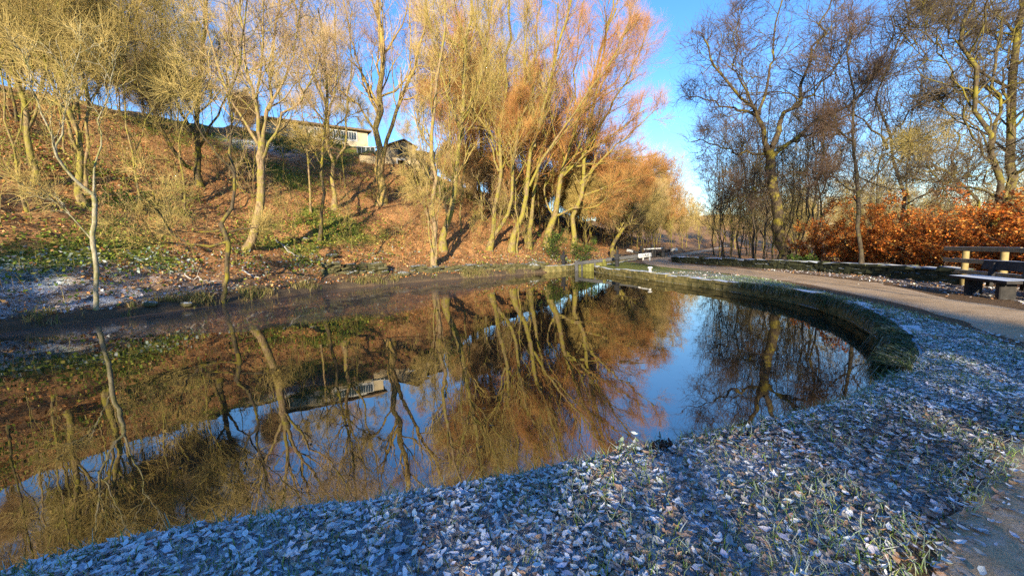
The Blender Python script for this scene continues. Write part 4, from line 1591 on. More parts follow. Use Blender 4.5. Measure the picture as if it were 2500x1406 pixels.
# tall thin trees on the brow around the houses, bare below
hp_ = [grow('brow_tree', 180 + k, h, 'bark_gold', t_, dict(BEECH, t1=0.5, k1=8, l1=0.3, k2=5, k3=5, k4=4), 2, 0.05, 0.085, 'tall thin high-crowned tree on the brow around the hilltop houses', 'thin trees on the brow around the houses') for k, (h, t_) in enumerate(((15, 'twig_tan'), (13, 'twig_gold'), (16, 'twig_beech')))]
bs = []
for px_, py_ in ((692, 450), (842, 455), (1030, 455), (1046, 480), (1075, 470)):
    b_ = hit(px_, py_)
    bs.append((b_[0], b_[1]))
for px_, d_ in ((650, 78), (700, 80), (745, 76), (800, 82), (845, 78), (900, 84), (950, 76), (990, 80), (1030, 78), (600, 70), (560, 66)):
    b_ = at(px_, 300, d_)
    bs.append((b_[0], b_[1]))
plant(hp_, bs, rnd, 0.8, 1.1)


def ridge_ok(q):
    px_, py_ = proj((q[0], q[1], th1(*q)))
    return 22 < sdl(q) < 38 and -150 < px_ < 635


rb_ = [grow('ridge_scrub', 210 + k, h, 'bark_gold', t_, dict(BEECH, a1=0.7, k1=7, k4=5, t1=0.1), 5, 0.08, 0.06, 'scrubby golden tree on the upper edge of the hillside', 'scrub along the top of the hillside') for k, (h, t_) in enumerate(((5.5, 'twig_olive'), (4.5, 'twig_tan')))]
plant(rb_, scatter(11, lambda r: (r.uniform(-66, -20), r.uniform(16, 55)), ridge_ok, 1.6, 21) + scatter(22, lambda r: (r.uniform(-16, 16), r.uniform(38, 72)), lambda q: 11 < sdl(q) < 34 and 1075 < proj((q[0], q[1], th1(*q)))[0] < 1460, 1.6, 22), rnd, 0.8, 1.3)


def beech_ok(q):
    s_ = sdl(q)
    px_, py_ = proj((q[0], q[1], th1(*q)))
    return 4.0 < s_ < 32 and 1090 < px_ < 1440 and q[1] > 35


bp_ = [grow('beech', 60 + k, h, 'bark_gold', 'twig_beech', BEECH, 3, 0.05, 0.15, 'bare russet-twigged beech within the stand above the lock', 'russet beeches above the lock') for k, h in enumerate((17, 15, 18))]
plant(bp_, scatter(22, lambda r: (r.uniform(-12, 12), r.uniform(35, 64)), beech_ok, 2.2, 2), rnd, 0.8, 1.05)


def brush_ok(q):
    px_, py_ = proj((q[0], q[1], th1(*q)))
    s_ = sdl(q)
    return 1385 < px_ < 1960 and s_ > 1.6


tb_ = [grow('tall_brush', 190 + k, h, 'bark_gold', t_, dict(BEECH, k1=9, k4=6), 4, 0.06, 0.12, 'tall russet tree closing the view behind the lock', 'tall russet trees behind the lock') for k, (h, t_) in enumerate(((13, 'twig_beech'), (12, 'twig_tan')))]
plant(tb_, [tuple(at(px_, 600, d_)[:2]) for px_, d_ in ((1440, 52), (1475, 60), (1500, 54), (1530, 66), (1555, 58), (1580, 72), (1610, 80), (1460, 75), (1640, 92), (1515, 84), (1565, 90))], rnd, 0.85, 1.1)
br_ = [grow('brush', 80 + k, h, 'bark_lime', t_, dict(BEECH, a1=0.6, k1=6, k4=5, tw=0.8), 4, 0.08, 0.10, 'low golden-brown brush tree growing behind the lock', 'brush trees behind the lock') for k, (h, t_) in enumerate(((7.5, 'twig_olive'), (6.0, 'twig_tan'), (9.0, 'twig_gold')))]
plant(br_, scatter(30, lambda r: (r.uniform(4, 36), r.uniform(41, 80)), brush_ok, 2.0, 3) + scatter(34, lambda r: (r.uniform(8, 75), r.uniform(62, 112)), brush_ok, 2.6, 33), rnd, 0.85, 1.35)


def wood_ok(q):
    px_, py_ = proj((q[0], q[1], th1(*q)))
    r_ = -float(polydist(RIGHT, np.array([q[0]]), np.array([q[1]]))[0])
    pmid = abs(float(polydist([tuple(p) for p in PMID], np.array([q[0]]), np.array([q[1]]))[0]))
    return 1655 < px_ < 2750 and r_ > 6.2 and pmid > 2.6 and q[0] > 16


wp_ = [grow('wood_tree', 100 + k, h, b_, t_, dict(SLIM, k1=10, l1=0.3, a1=0.7, w1=0.26, w2=0.25, k2=5, k3=4, k4=2, tw=0.8, t1=0.2, r2=0.012), n_, 0.05, 0.13, 'slender dark bare tree in the wood behind the low stone wall', 'dark slender trees behind the stone wall')
       for k, (h, b_, t_, n_) in enumerate([(12.5, 'bark_dark', 'twig_dark', 1), (14, 'bark_dark', 'twig_oak', 1), (10.5, 'bark_lime', 'twig_olive', 2), (14.5, 'bark_oak', 'twig_dark', 1)])]
plant(wp_, scatter(46, lambda r: (r.uniform(16, 62), r.uniform(14, 62)), wood_ok, 2.0, 4) + scatter(24, lambda r: (r.uniform(16, 36), r.uniform(26, 58)), lambda q: wood_ok(q) and proj((q[0], q[1], 0))[0] < 2010, 1.1, 44), rnd, 0.8, 1.12)
# the far-off wood down the valley reads as one mass
pts_ = scatter(110, lambda r: (r.uniform(20, 190), r.uniform(66, 135)), lambda q: 1500 < proj((q[0], q[1], 0))[0] < 2700 and sdl(q) < 60, 3.2, 5)
vv, qq, mm_, off_ = [], [], [], 0
protos_ = []
for k in range(4):
    e = grow('far_tree', 120 + k, (14, 15, 12, 16)[k], 'bark_gold', 'twig_tan', dict(GOLD, k1=5, k2=4, k3=5, k4=3, r3=0.016, r4=0.011, tw=1.3), 3, 0.05, 0.17)
    one = []
    for ch in list(e.children):
        me = ch.data
        V = np.empty(len(me.vertices) * 3, np.float32)
        me.vertices.foreach_get('co', V)
        Q = np.empty(len(me.loops), np.int32)
        me.loops.foreach_get('vertex_index', Q)
        Mi = np.empty(len(me.polygons), np.int32)
        me.polygons.foreach_get('material_index', Mi)
        one.append((V.reshape(-1, 3), Q.reshape(-1, 4), Mi))
        bpy.data.objects.remove(ch)
        bpy.data.meshes.remove(me)
    bpy.data.objects.remove(e)
    protos_.append(one)
rf = np.random.default_rng(77)
for n_, q in enumerate(pts_):
    a_ = rf.uniform(0, 6.28)
    s__ = rf.uniform(0.8, 1.1)
    R__ = np.array([[math.cos(a_), -math.sin(a_), 0], [math.sin(a_), math.cos(a_), 0], [0, 0, 1]]) * s__
    tint = 0 if rf.random() < 0.5 else 1
    for V, Q, Mi in protos_[n_ % 4]:
        vv.append(V @ R__.T + np.array([q[0], q[1], th1(*q)]))
        qq.append(Q + off_)
        mm_.append(np.where(Mi == 1, 1 + tint, 0))
        off_ += len(V)
tag(link('distant_woodland', mesh_np('distant_woodland', np.vstack(vv), np.vstack(qq), [M['bark_gold'], M['twig_tan'], M['twig_gold']], np.concatenate(mm_))), 'pale sunlit far-off wood closing the valley beyond the towpath', 'woodland', kind='stuff')

# thin saplings and scrub on the slope
sg_ = [grow('sapling', 160 + k, h, 'bark_gold', t_, dict(SLIM, k1=4, l1=0.35, a1=0.45, k2=2, a2=0.45, k3=2, k4=2, tw=0.6, t1=0.25, lowk0=1), 2, 0.06, 0.03, 'thin golden sapling springing from the leafy slope', 'saplings on the slope', 'sapling') for k, (h, t_) in enumerate(((4.0, 'twig_gold'), (5.2, 'twig_tan'), (3.2, 'twig_olive')))]


def sap_ok(q):
    s_ = sdl(q)
    px_, py_ = proj((q[0], q[1], th1(*q)))
    return 3.0 < s_ < 27 and -100 < px_ < 1400 and not (620 < px_ < 1010 and s_ > 13)


plant(sg_, scatter(60, lambda r: (r.uniform(-45, 8), r.uniform(11, 55)), sap_ok, 1.2, 8), rnd, 0.7, 1.2)


# ------------------------------------------------------------------ leafy bushes
def bush(name, label, R_, H, nleaf, size, cols, w, bk, seed, group=None, cat='bush', nst=8, flat=0.35, mat='leaf'):
    r = np.random.default_rng(seed)
    limbs = []
    for k in range(nst):
        a = k * 2.4 + r.uniform(-0.4, 0.4)
        t = np.linspace(0, 1, 9)[:, None]
        out = np.array([math.cos(a), math.sin(a)]) * R_ * r.uniform(0.35, 1.0)
        hh = H * r.uniform(0.6, 1.0)
        p = np.concatenate([out * t ** 1.2, hh * t ** 0.85 - 0.15], 1) + r.normal(0, 0.03 * H, (9, 3)) * (t > 0)
        limbs.append(p)
    P0 = np.array(limbs)
    R0 = np.repeat((0.035 * H / 3 * np.linspace(1, 0.3, 9))[None], nst, 0)
    P1, R1 = spawn(r, P0, R0, 9, 6, 0.12, 1.0, 0.42, 0.9, 0.25, 0.15, 0.0, 0.5, 0.006, 0.4, 0.4)
    P2, R2 = spawn(r, P1, R1, 6, 4, 0.2, 1.0, 0.5, 0.7, 0.2, 0.15, 0.0, 0.6, 0.004, 0.5, 0.3)
    V, Q, o = [], [], 0
    for P, R, s_ in ((P0, R0, 6), (P1, R1, 3), (P2, R2, 3)):
        v, q = tubes(P, R, s_)
        V.append(v)
        Q.append(q + o)
        o += len(v)
    sm = mesh_np(name + '_stems', np.vstack(V), np.vstack(Q), [M[bk]])
    B_ = len(P2)
    bi = r.integers(0, B_, nleaf)
    t = r.random(nleaf) * 2.99
    i0 = t.astype(int)
    ff = (t - i0)[:, None]
    pos = P2[bi, i0] * (1 - ff) + P2[bi, i0 + 1] * ff + r.normal(0, size * 0.5, (nleaf, 3))
    fm = cloud_mesh(r, name + '_foliage', pos, r.uniform(0.7, 1.3, nleaf) * size, pick(r, nleaf, cols, w), M[mat], DIAMOND, flat)
    e = empty(name, (0, 0, 0), label=label, cat=cat, group=group)
    link('stems', sm, e)
    link('foliage', fm, e)
    return e


COPPER = [(0.64, 0.24, 0.04), (0.50, 0.14, 0.025), (0.70, 0.36, 0.09), (0.26, 0.07, 0.015)]
cb = [bush('beech_bush', 'copper-leaved beech bush in the row behind the low stone wall', 1.9, 2.6, 9000, 0.09, COPPER, (4, 4, 2, 2), 'bark_dark', 200 + k, 'copper beech bushes behind the wall', flat=0.55) for k in range(3)]
spots = [(16.6, 17.6), (16.9, 20.2), (16.3, 15.4), (18.2, 18.6), (16.2, 13.4), (18.4, 15.6), (18.6, 21.8), (15.8, 11.4), (17.9, 12.6), (17.2, 23.4), (15.6, 9.4), (20.5, 17.5), (17.6, 10.2)]
for n, q in enumerate(spots):
    loc = (q[0], q[1], th1(*q) - 0.05)
    if n < 3:
        cb[n].location = loc
    else:
        dup(cb[n % 3], loc, rnd.uniform(0, 6.2), rnd.uniform(0.75, 1.3))
GREEN = [(0.05, 0.10, 0.015), (0.10, 0.16, 0.02), (0.025, 0.05, 0.012), (0.20, 0.24, 0.04)]
for k, (px_, py_, d_, R_, H_, lab, nn_) in enumerate([
        (1350, 590, 37, 1.1, 2.6, 'bright green ivy bush climbing round the beech nearest the lock', 2200),
        (1425, 600, 39, 1.5, 2.2, 'green holly bush at the foot of the slope behind the lone paddle post', 2200),
        (1090, 520, 40, 1.0, 3.6, 'green ivy column beside the leaning mossy trunk', 1800),
        (1010, 445, 46, 1.8, 1.7, 'dark evergreen bush below the terrace wall doorway', 1800),
        (1965, 632, 21, 0.8, 0.9, 'small green laurel bush behind the stone wall under the oak', 1000),
        (320, 515, 22, 1.2, 1.0, 'frosted dark bramble bush on the hillside between the two slim bank trees', 1200),
        (690, 375, 50, 2.2, 1.6, 'dark evergreen bush under the end of the bungalow wall', 2000),
        (752, 350, 55, 2.4, 1.5, 'dark evergreen bush below the plain part of the bungalow wall', 2000),
        (815, 356, 56, 2.6, 1.3, 'dark evergreen bush below the bungalow windows', 2000)]):
    e = bush('evergreen_bush', lab, R_, H_, nn_, 0.12, GREEN, (4, 3, 3, 1), 'bark_dark', 220 + k)
    q = hit(px_, py_) if px_ < 1300 else at(px_, py_, d_)
    e.location = (q[0], q[1], th1(q[0], q[1]) - 0.05)

# unseen evergreen belt added to block the sun; bare trunks throw the long shadows
hb = bush('holly', 'tall evergreen holly of the unseen belt added to block the sun', 3.0, 8.6, 7000, 0.34, GREEN[:3], (4, 3, 3), 'bark_dark', 260, 'unseen hollies added to block the sun', nst=14)
hspots = [(-24, -15), (-21, -19), (-18.5, -15.5), (-16, -19.5), (-13.8, -16), (-11.5, -19), (-9.2, -16), (-7.2, -18.5), (-5.6, -15.6), (-27, -18), (-30, -14), (3.0, -13.5), (4.3, -10.5)]
for n, q in enumerate(hspots):
    loc = (q[0], q[1], th1(*q) - 0.1)
    if n == 0:
        hb.location = loc
    else:
        dup(hb, loc, rnd.uniform(0, 6.2), rnd.uniform(0.9, 1.12) if q[0] < 0 else 0.55)
sp_ = [grow('shade_tree', 140 + k, h, 'bark_oak', 'twig_oak', dict(OAK, k1=4, k2=4, k3=4, k4=3), 2, 0.05, 0.2, 'bare oak on the sunny side of the towpath facing the canal', 'bare oaks on the sunny side of the towpath') for k, h in enumerate((14, 12))]
plant([dup(br_[0], (0, 0, 0), 0, 1, 'unseen bare brush tree added to dapple the bank', 'unseen brush added to dapple the bank'), dup(br_[2], (0, 0, 0), 0, 1, 'unseen bare brush tree added to dapple the bank', 'unseen brush added to dapple the bank')], [(-3.0, -9.5), (-0.3, -17), (4.6, -15)], rnd)  # unseen brush set in the belt's gap to half-shade the near bank
plant(sp_, [(-0.9, -12), (-4.2, -26)], rnd)
for q in ((6.2, -7), (7.6, -11)):
    dup(hp_[0], (q[0], q[1], th1(*q) - 0.05), rnd.uniform(0, 6.2), 1.0, 'slender bare tree on the sunny side of the towpath', 'slender trees on the sunny side of the towpath')

# ------------------------------------------------------------------ loose cover: leaves, ivy, grass
r = np.random.default_rng(99)


def stuff(name, me, label, cat):
    return tag(link(name, me), label, cat, kind='stuff')


# fallen leaves on the wooded slope
n = 150000
q = np.stack([r.uniform(-44, 14, n), r.uniform(8, 62, n)], 1)
s_ = polydist(LEFT, q[:, 0], q[:, 1])
k = (s_ > 0.5) & (s_ < 30) & (r.random(n) < np.clip(26 / q[:, 1], 0, 1) ** 1.2)
q, s_ = q[k], s_[k]
pz = terrain(q[:, 0], q[:, 1])
fro = (s_ < 6.5) & (r.random(len(q)) < 0.50 * np.clip((26 - q[:, 1]) / 13, 0.05, 1))
col = pick(r, len(q), [(0.44, 0.19, 0.06), (0.30, 0.11, 0.035), (0.58, 0.32, 0.12), (0.12, 0.055, 0.025), (0.46, 0.36, 0.20), (0.34, 0.25, 0.09)], (4, 3, 2.5, 3, 1.5, 2))
col[fro] = pick(r, fro.sum(), [(0.48, 0.50, 0.54), (0.34, 0.33, 0.33), (0.24, 0.19, 0.16)], (3, 3, 2))
pos = np.concatenate([q, (pz + r.uniform(0.0, 0.06, len(q)))[:, None]], 1)
stuff('fallen_leaves', cloud_mesh(r, 'slope_leaves', pos, r.uniform(0.09, 0.2, len(q)), col, M['litter'], DIAMOND, 0.55), 'russet fallen leaves covering the wooded slope', 'leaf litter')

# ivy and bramble patches
n = 150000
q = np.stack([r.uniform(-42, 10, n), r.uniform(8, 50, n)], 1)
s_ = polydist(LEFT, q[:, 0], q[:, 1])
gm = 1.0 * sstep(0.35, 0.62, 0.6 * fbm(q[:, 0] * 0.22 + 5, q[:, 1] * 0.22, 4) + 0.4 * fbm(q[:, 0] * 0.9, q[:, 1] * 0.9 + 8, 4)) * (0.16 + 0.84 * sstep(-6, -14, q[:, 0])) + 0.55 * sstep(0.58, 0.7, fbm(q[:, 0] * 0.5 + 40, q[:, 1] * 0.5, 3)) * sstep(6, 2, s_)
k = (s_ > 0.5) & (s_ < 26) & (r.random(n) < 0.92 * gm * np.clip(26 / q[:, 1], 0, 1) * (0.12 + 0.88 * sstep(2.6, 4.2, s_ + 3 * sstep(20, 26, q[:, 1]))))
q, s_ = q[k], s_[k]
hh = 0.04 + 0.7 * fbm(q[:, 0] * 1.5, q[:, 1] * 1.5, 3) * r.random(len(q))
pos = np.concatenate([q, (terrain(q[:, 0], q[:, 1]) + hh)[:, None]], 1)
col = pick(r, len(q), [(0.10, 0.16, 0.018), (0.19, 0.25, 0.03), (0.34, 0.37, 0.06), (0.05, 0.08, 0.014), (0.42, 0.38, 0.09)], (3, 4, 2, 2, 1))
fro = (s_ < 6) & (r.random(len(q)) < 0.22)
col[fro] = pick(r, fro.sum(), [(0.36, 0.44, 0.42), (0.2, 0.27, 0.23)], (1, 1))
stuff('ivy_cover', cloud_mesh(r, 'ivy_cover', pos, r.uniform(0.10, 0.2, len(q)), col, M['leaf'], DIAMOND, 0.4), 'green ivy and bramble cover on the hillside', 'ground cover')

# dead stems and low twigs standing on the slope
n = 15000
q = np.stack([r.uniform(-40, 12, n), r.uniform(9, 60, n)], 1)
s_ = polydist(LEFT, q[:, 0], q[:, 1])
k = (s_ > 1.5) & (s_ < 32) & (r.random(n) < (0.25 + 0.75 * sstep(8, 22, s_)) * (0.3 + 0.7 * (fbm(q[:, 0] * 0.5, q[:, 1] * 0.5, 3) > 0.48)) * (0.35 + 0.65 * sstep(-4, -14, q[:, 0])))
q, s_ = q[k], s_[k]
pos = np.concatenate([q, (terrain(q[:, 0], q[:, 1]) - 0.02)[:, None]], 1)
col = pick(r, len(q), [(0.34, 0.28, 0.09), (0.22, 0.18, 0.07), (0.42, 0.35, 0.14), (0.20, 0.22, 0.05)], (2, 2, 1, 2))
stuff('undergrowth', blades_mesh(r, 'undergrowth', pos, r.uniform(0.3, 1.3, len(q)), r.uniform(0.005, 0.011, len(q)), col, M['grass'], 0.6), 'thin dry stems of undergrowth on the slope', 'undergrowth')

# rough grass along the far waterline
W_ = np.array(resample2([p for p in LEFT if 8 < p[1] < 34], 500))
n = 16000
i = r.integers(0, 499, n)
q = W_[i] + r.normal(0, 0.05, (n, 2))
dl = norm(np.gradient(W_, axis=0))[i]
q = q + np.stack([-dl[:, 1], dl[:, 0]], 1) * r.uniform(0.0, 0.75, n)[:, None]
kk = r.random(n) < sstep(0.38, 0.62, fbm(q[:, 0] * 0.8 + 3, q[:, 1] * 0.8, 3))
q = q[kk]
pos = np.concatenate([q, (terrain(q[:, 0], q[:, 1]) - 0.02)[:, None]], 1)
col = pick(r, len(q), [(0.24, 0.19, 0.07), (0.34, 0.27, 0.12), (0.13, 0.15, 0.03), (0.10, 0.075, 0.035)], (3, 2, 2, 2))
stuff('bank_grass', blades_mesh(r, 'bank_grass', pos, r.uniform(0.16, 0.42, len(q)), r.uniform(0.006, 0.012, len(q)), col, M['grass'], 0.9), 'straw-coloured rough grass tufts along the far waterline', 'grass')

# frosted leaves on the near bank and verge
def land_r(q):
    return -polydist(RIGHT, q[:, 0], q[:, 1])


def pmd(q):
    return np.abs(polydist([tuple(p) for p in PMID], q[:, 0], q[:, 1]))


FROST = [(0.80, 0.83, 0.86), (0.60, 0.61, 0.63), (0.34, 0.30, 0.27), (0.30, 0.16, 0.07), (0.46, 0.24, 0.09), (0.09, 0.055, 0.035)]
n = 150000
q = np.stack([r.uniform(-5, 7.5, n), r.uniform(0.6, 7.5, n)], 1)
rr_ = land_r(q)
pm_ = pmd(q)
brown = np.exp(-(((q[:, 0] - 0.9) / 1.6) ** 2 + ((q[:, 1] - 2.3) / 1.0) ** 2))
dens = np.where(pm_ < 1.5, 0.04 + 0.35 * sstep(1.15, 1.5, pm_), 1.0) * (0.55 + 0.45 * sstep(0.3, 0.6, fbm(q[:, 0] * 1.4, q[:, 1] * 1.4 + 20, 3)))
k = (rr_ > -0.12) & (rr_ < 4.2) & (r.random(n) < dens)
q, brown = q[k], brown[k]
n = len(q)
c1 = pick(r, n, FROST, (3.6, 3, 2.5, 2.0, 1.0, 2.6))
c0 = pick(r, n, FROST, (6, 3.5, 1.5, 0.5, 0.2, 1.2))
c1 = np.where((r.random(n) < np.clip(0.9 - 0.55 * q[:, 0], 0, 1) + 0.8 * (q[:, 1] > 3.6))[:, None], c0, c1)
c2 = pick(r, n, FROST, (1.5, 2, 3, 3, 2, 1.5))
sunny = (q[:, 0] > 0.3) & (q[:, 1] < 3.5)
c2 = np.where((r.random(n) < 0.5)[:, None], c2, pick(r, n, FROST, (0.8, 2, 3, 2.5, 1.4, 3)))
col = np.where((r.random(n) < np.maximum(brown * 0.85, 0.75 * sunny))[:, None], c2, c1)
pos = np.concatenate([q, (terrain(q[:, 0], q[:, 1]) + r.uniform(0.0, 0.035, n))[:, None]], 1)
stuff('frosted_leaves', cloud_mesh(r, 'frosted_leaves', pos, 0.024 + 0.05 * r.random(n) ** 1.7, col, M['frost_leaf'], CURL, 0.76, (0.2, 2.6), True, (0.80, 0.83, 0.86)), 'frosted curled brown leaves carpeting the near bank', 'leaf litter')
n = 60000
q = np.stack([r.uniform(-5, 9, n), r.uniform(0.6, 8.5, n)], 1)
rr_, pm_ = land_r(q), pmd(q)
k = (rr_ > -0.12) & (rr_ < 4.2) & (pm_ > 1.55) & ((q[:, 0] < 0.6) | (q[:, 1] > 3.3)) & (r.random(n) < 0.25 + 0.75 * sstep(0.4, 0.6, fbm(q[:, 0] * 1.8, q[:, 1] * 1.8 + 60, 3)))
q = q[k]
n = len(q)
pos = np.concatenate([q, (terrain(q[:, 0], q[:, 1]) + r.uniform(0.01, 0.045, n))[:, None]], 1)
stuff('rimed_leaves', cloud_mesh(r, 'rimed_leaves', pos, r.uniform(0.025, 0.065, n), pick(r, n, FROST, (6, 2.5, 1, 0.3, 0.1, 0.4)), M['frost_leaf'], CURL, 0.74, (0.2, 2.4), True, (0.80, 0.83, 0.86)), 'thickly rimed white leaves on the shaded parts of the bank', 'leaf litter')
n = 16000
q = np.stack([r.uniform(5, 15.5, n), r.uniform(4, 22, n)], 1)
rr_, pm_ = land_r(q), pmd(q)
k = (rr_ > 0.1) & (q[:, 0] < 15.0) & (r.random(n) < np.where(rr_ < 3, 0.4, 0.8) * np.where(pm_ > 1.3, 1, 0.04))
q = q[k]
n = len(q)
pos = np.concatenate([q, (terrain(q[:, 0], q[:, 1]) + r.uniform(0.004, 0.03, n))[:, None]], 1)
stuff('verge_leaves', cloud_mesh(r, 'verge_leaves', pos, r.uniform(0.05, 0.10, n), pick(r, n, FROST, (1.5, 2.5, 2, 2, 1, 3)), M['litter'], DIAMOND, 0.6), 'frosted leaves strewn along the towpath verges', 'leaf litter')

# frosted grass of the near bank
n = 400000
q = np.stack([r.uniform(-5, 10.5, n), r.uniform(0.6, 18, n)], 1)
rr_, pm_ = land_r(q), pmd(q)
tuft = sstep(0.45, 0.62, fbm(q[:, 0] * 2.1 + 9, q[:, 1] * 2.1, 3))
edge_ = np.exp(-np.clip(rr_, 0, 9) / 0.14)
dens = np.clip(0.9 * tuft + 0.9 * edge_ + 0.4 * (q[:, 1] > 4.6) + 0.30, 0, 1) * np.clip(5.5 / q[:, 1], 0.45, 1)
k = (rr_ > -0.16) & (rr_ < np.where(q[:, 1] > 8, 2.2, 4.5)) & (pm_ > 1.42) & (r.random(n) < dens)
q, edge_ = q[k], edge_[k]
n = len(q)
base = pick(r, n, [(0.09, 0.18, 0.03), (0.15, 0.24, 0.04), (0.24, 0.27, 0.07), (0.06, 0.11, 0.035)], (3, 3, 1.5, 2))
tip = pick(r, n, [(0.62, 0.68, 0.68), (0.38, 0.48, 0.38), (0.18, 0.30, 0.06), (0.34, 0.38, 0.12)], (2.4, 2, 2.4, 1.4))
pos = np.concatenate([q, (terrain(q[:, 0], q[:, 1]) - 0.005)[:, None]], 1)
stuff('frosted_grass', blades_mesh(r, 'frosted_grass', pos, r.uniform(0.035, 0.10, n) * (1 + 0.4 * edge_), r.uniform(0.0018, 0.0042, n), base, M['grass'], 1.0, tip), 'frosted grass growing through the leaves on the near bank', 'grass')

# a few leaves afloat by the near bank
n = 260
q = np.stack([r.uniform(-6, 5, n), r.uniform(1, 11, n)], 1)
k = (land_r(q) < -0.35) & (r.random(n) < 0.25 + np.exp(land_r(q)))
q = q[k]
stuff('floating_leaves', cloud_mesh(r, 'floating_leaves', np.concatenate([q, np.full((len(q), 1), WATER + 0.006)], 1), r.uniform(0.03, 0.07, len(q)), pick(r, len(q), [(0.20, 0.11, 0.05), (0.10, 0.06, 0.03)], (1, 1)), M['litter'], CURL, 0.985, (0.1, 0.5), True), 'brown leaves afloat on the dark water near the bank', 'leaves')

# long grass and moss hanging over the curved canal edge
Wc = np.array(resample2([p for p in RIGHT if p[1] > 4.4 and p[0] > 4 and p[1] < 17], 400))
dc = norm(np.gradient(Wc, axis=0))
n = 14000
i = (r.random(n) ** 1.6 * 399).astype(int)
q = Wc[i] + np.stack([dc[i][:, 1], -dc[i][:, 0]], 1) * r.uniform(-0.10, 0.16, n)[:, None]
cl = sstep(0.36, 0.6, fbm(q[:, 0] * 1.1, q[:, 1] * 1.1 + 50, 3))
pos = np.concatenate([q, r.uniform(-0.06, 0.03, n)[:, None]], 1)
outw = np.stack([-dc[i][:, 1], dc[i][:, 0]], 1)
a_ = outw + r.normal(0, 0.45, (n, 2))
hl = r.uniform(0.08, 0.44, n) * (0.45 + 0.55 * cl) * np.interp(i, [0, 60, 200, 399], [0.6, 1.1, 1.0, 0.4])
w_ = r.uniform(0.003, 0.008, n)
side = norm(np.stack([-a_[:, 1], a_[:, 0], r.normal(0, 0.3, n)], 1)) * w_[:, None]
c1 = pos + np.concatenate([a_ * 0.35 * hl[:, None], (0.14 * hl)[:, None]], 1)
c2 = pos + np.concatenate([a_ * 0.62 * hl[:, None], (-0.75 * hl)[:, None]], 1)
V = np.stack([pos - side, pos + side, c1 + side, c1 - side, c2 + side * 0.2, c2 - side * 0.2], 1)
Q = (np.arange(n) * 6)[:, None, None] + np.array([[0, 1, 2, 3], [3, 2, 4, 5]])[None]
base = pick(r, n, [(0.05, 0.09, 0.02), (0.025, 0.04, 0.014), (0.10, 0.13, 0.04), (0.16, 0.13, 0.06)], (3, 2, 2, 1.5))
tip = pick(r, n, [(0.09, 0.14, 0.04), (0.34, 0.42, 0.38), (0.04, 0.06, 0.02), (0.22, 0.18, 0.09)], (3, 1.8, 3, 1))
cc = np.stack([base, base, (base + tip) / 2, (base + tip) / 2, tip, tip], 1)
stuff('hanging_grass', mesh_np('hanging_grass', V.reshape(-1, 3), Q.reshape(-1, 4), [M['grass']], smooth=False, attrs={'Col': cc.reshape(-1, 3)}), 'dark grass and moss hanging over the curved canal edge', 'grass')


# ------------------------------------------------------------------ small things on the banks
def nettle(px, py, h, seed, label, frost):
    q = onz(px, py, -0.02)
    rr2 = np.random.default_rng(seed)
    e = empty('nettle', (q[0], q[1], th1(q[0], q[1]) - 0.01), label=label, cat='plant')
    mb = MB()
    ps = np.array([[0, 0, -0.02], [0.004, 0.003, h * 0.4], [0.012, -0.004, h * 0.75], [0.018, 0, h]])
    mb.tube(ps, [0.004, 0.0035, 0.003, 0.002], 6)
    mb.build('stem', M['grass'], e)
    k = 10
    pos = np.repeat(ps[1:], 4, 0)[:k] + rr2.normal(0, 0.014, (k, 3))
    me = cloud_mesh(rr2, 'nettle_leaf', pos, rr2.uniform(0.035, 0.06, k), pick(rr2, k, frost, [1] * len(frost)), M['frost_leaf'], CURL, 0.35, (0.6, 1.6), True)
    link('leaves', me, e)
    st = [c for c in e.children if c.name.startswith('stem')][0]
    a = st.data.attributes.new('Col', 'FLOAT_COLOR', 'POINT')
    a.data.foreach_set('color', np.tile([0.14, 0.18, 0.06, 1], len(st.data.vertices)).astype(np.float32))


nettle(1515, 1098, 0.13, 1, 'taller frosted green nettle sprig on the bank edge', [(0.2, 0.3, 0.1), (0.6, 0.65, 0.62), (0.3, 0.4, 0.2)])
nettle(1548, 1098, 0.12, 2, 'white-tipped frosted nettle sprig beside the taller green one', [(0.62, 0.67, 0.66), (0.25, 0.33, 0.15)])
nettle(1606, 1082, 0.09, 3, 'dark single-leaved sprig above the black leaf clump on the bank edge', [(0.04, 0.06, 0.04), (0.07, 0.1, 0.06)])
nettle(2172, 905, 0.13, 4, 'frosted sprig at the corner where the bank meets the canal edge wall', [(0.3, 0.4, 0.36), (0.1, 0.16, 0.08)])
q = onz(1622, 1090, 0)
k = 26
pos = np.array([q[0], q[1], th1(q[0], q[1]) + 0.03]) + r.normal(0, 1, (k, 3)) * np.array([0.05, 0.025, 0.012])
tag(link('leaf_clump', cloud_mesh(r, 'leaf_clump', pos, r.uniform(0.05, 0.09, k), pick(r, k, [(0.03, 0.022, 0.02), (0.06, 0.04, 0.03)], (1, 1)), M['litter'], CURL, 0.3, (1, 2.5), True)), 'dark clump of dead leaves on the bank edge', 'leaves', kind='stuff')


def branch(pa, pb, rad, label, seed):
    a, b = hit(*pa), hit(*pb)
    rr2 = np.random.default_rng(seed)
    t = np.linspace(0, 1, 9)[:, None]
    p = a * (1 - t) + b * t
    p[:, 2] = terrain(p[:, 0], p[:, 1]) + 0.10
    p += rr2.normal(0, 0.05, p.shape)
    mb = MB()
    mb.tube(p - a, np.linspace(rad, rad * 0.4, 9), 8)
    q_, R_ = spawn(rr2, (p - a)[None], np.linspace(rad, rad * 0.4, 9)[None], 5, 5, 0.2, 0.95, 0.35, 0.7)
    v, f_ = tubes(q_, R_, 5)
    mb.add(v, f_)
    o = mb.build('fallen_branch', M['dead_wood'], None, True)
    o.location = a
    tag(o, label, 'branch')


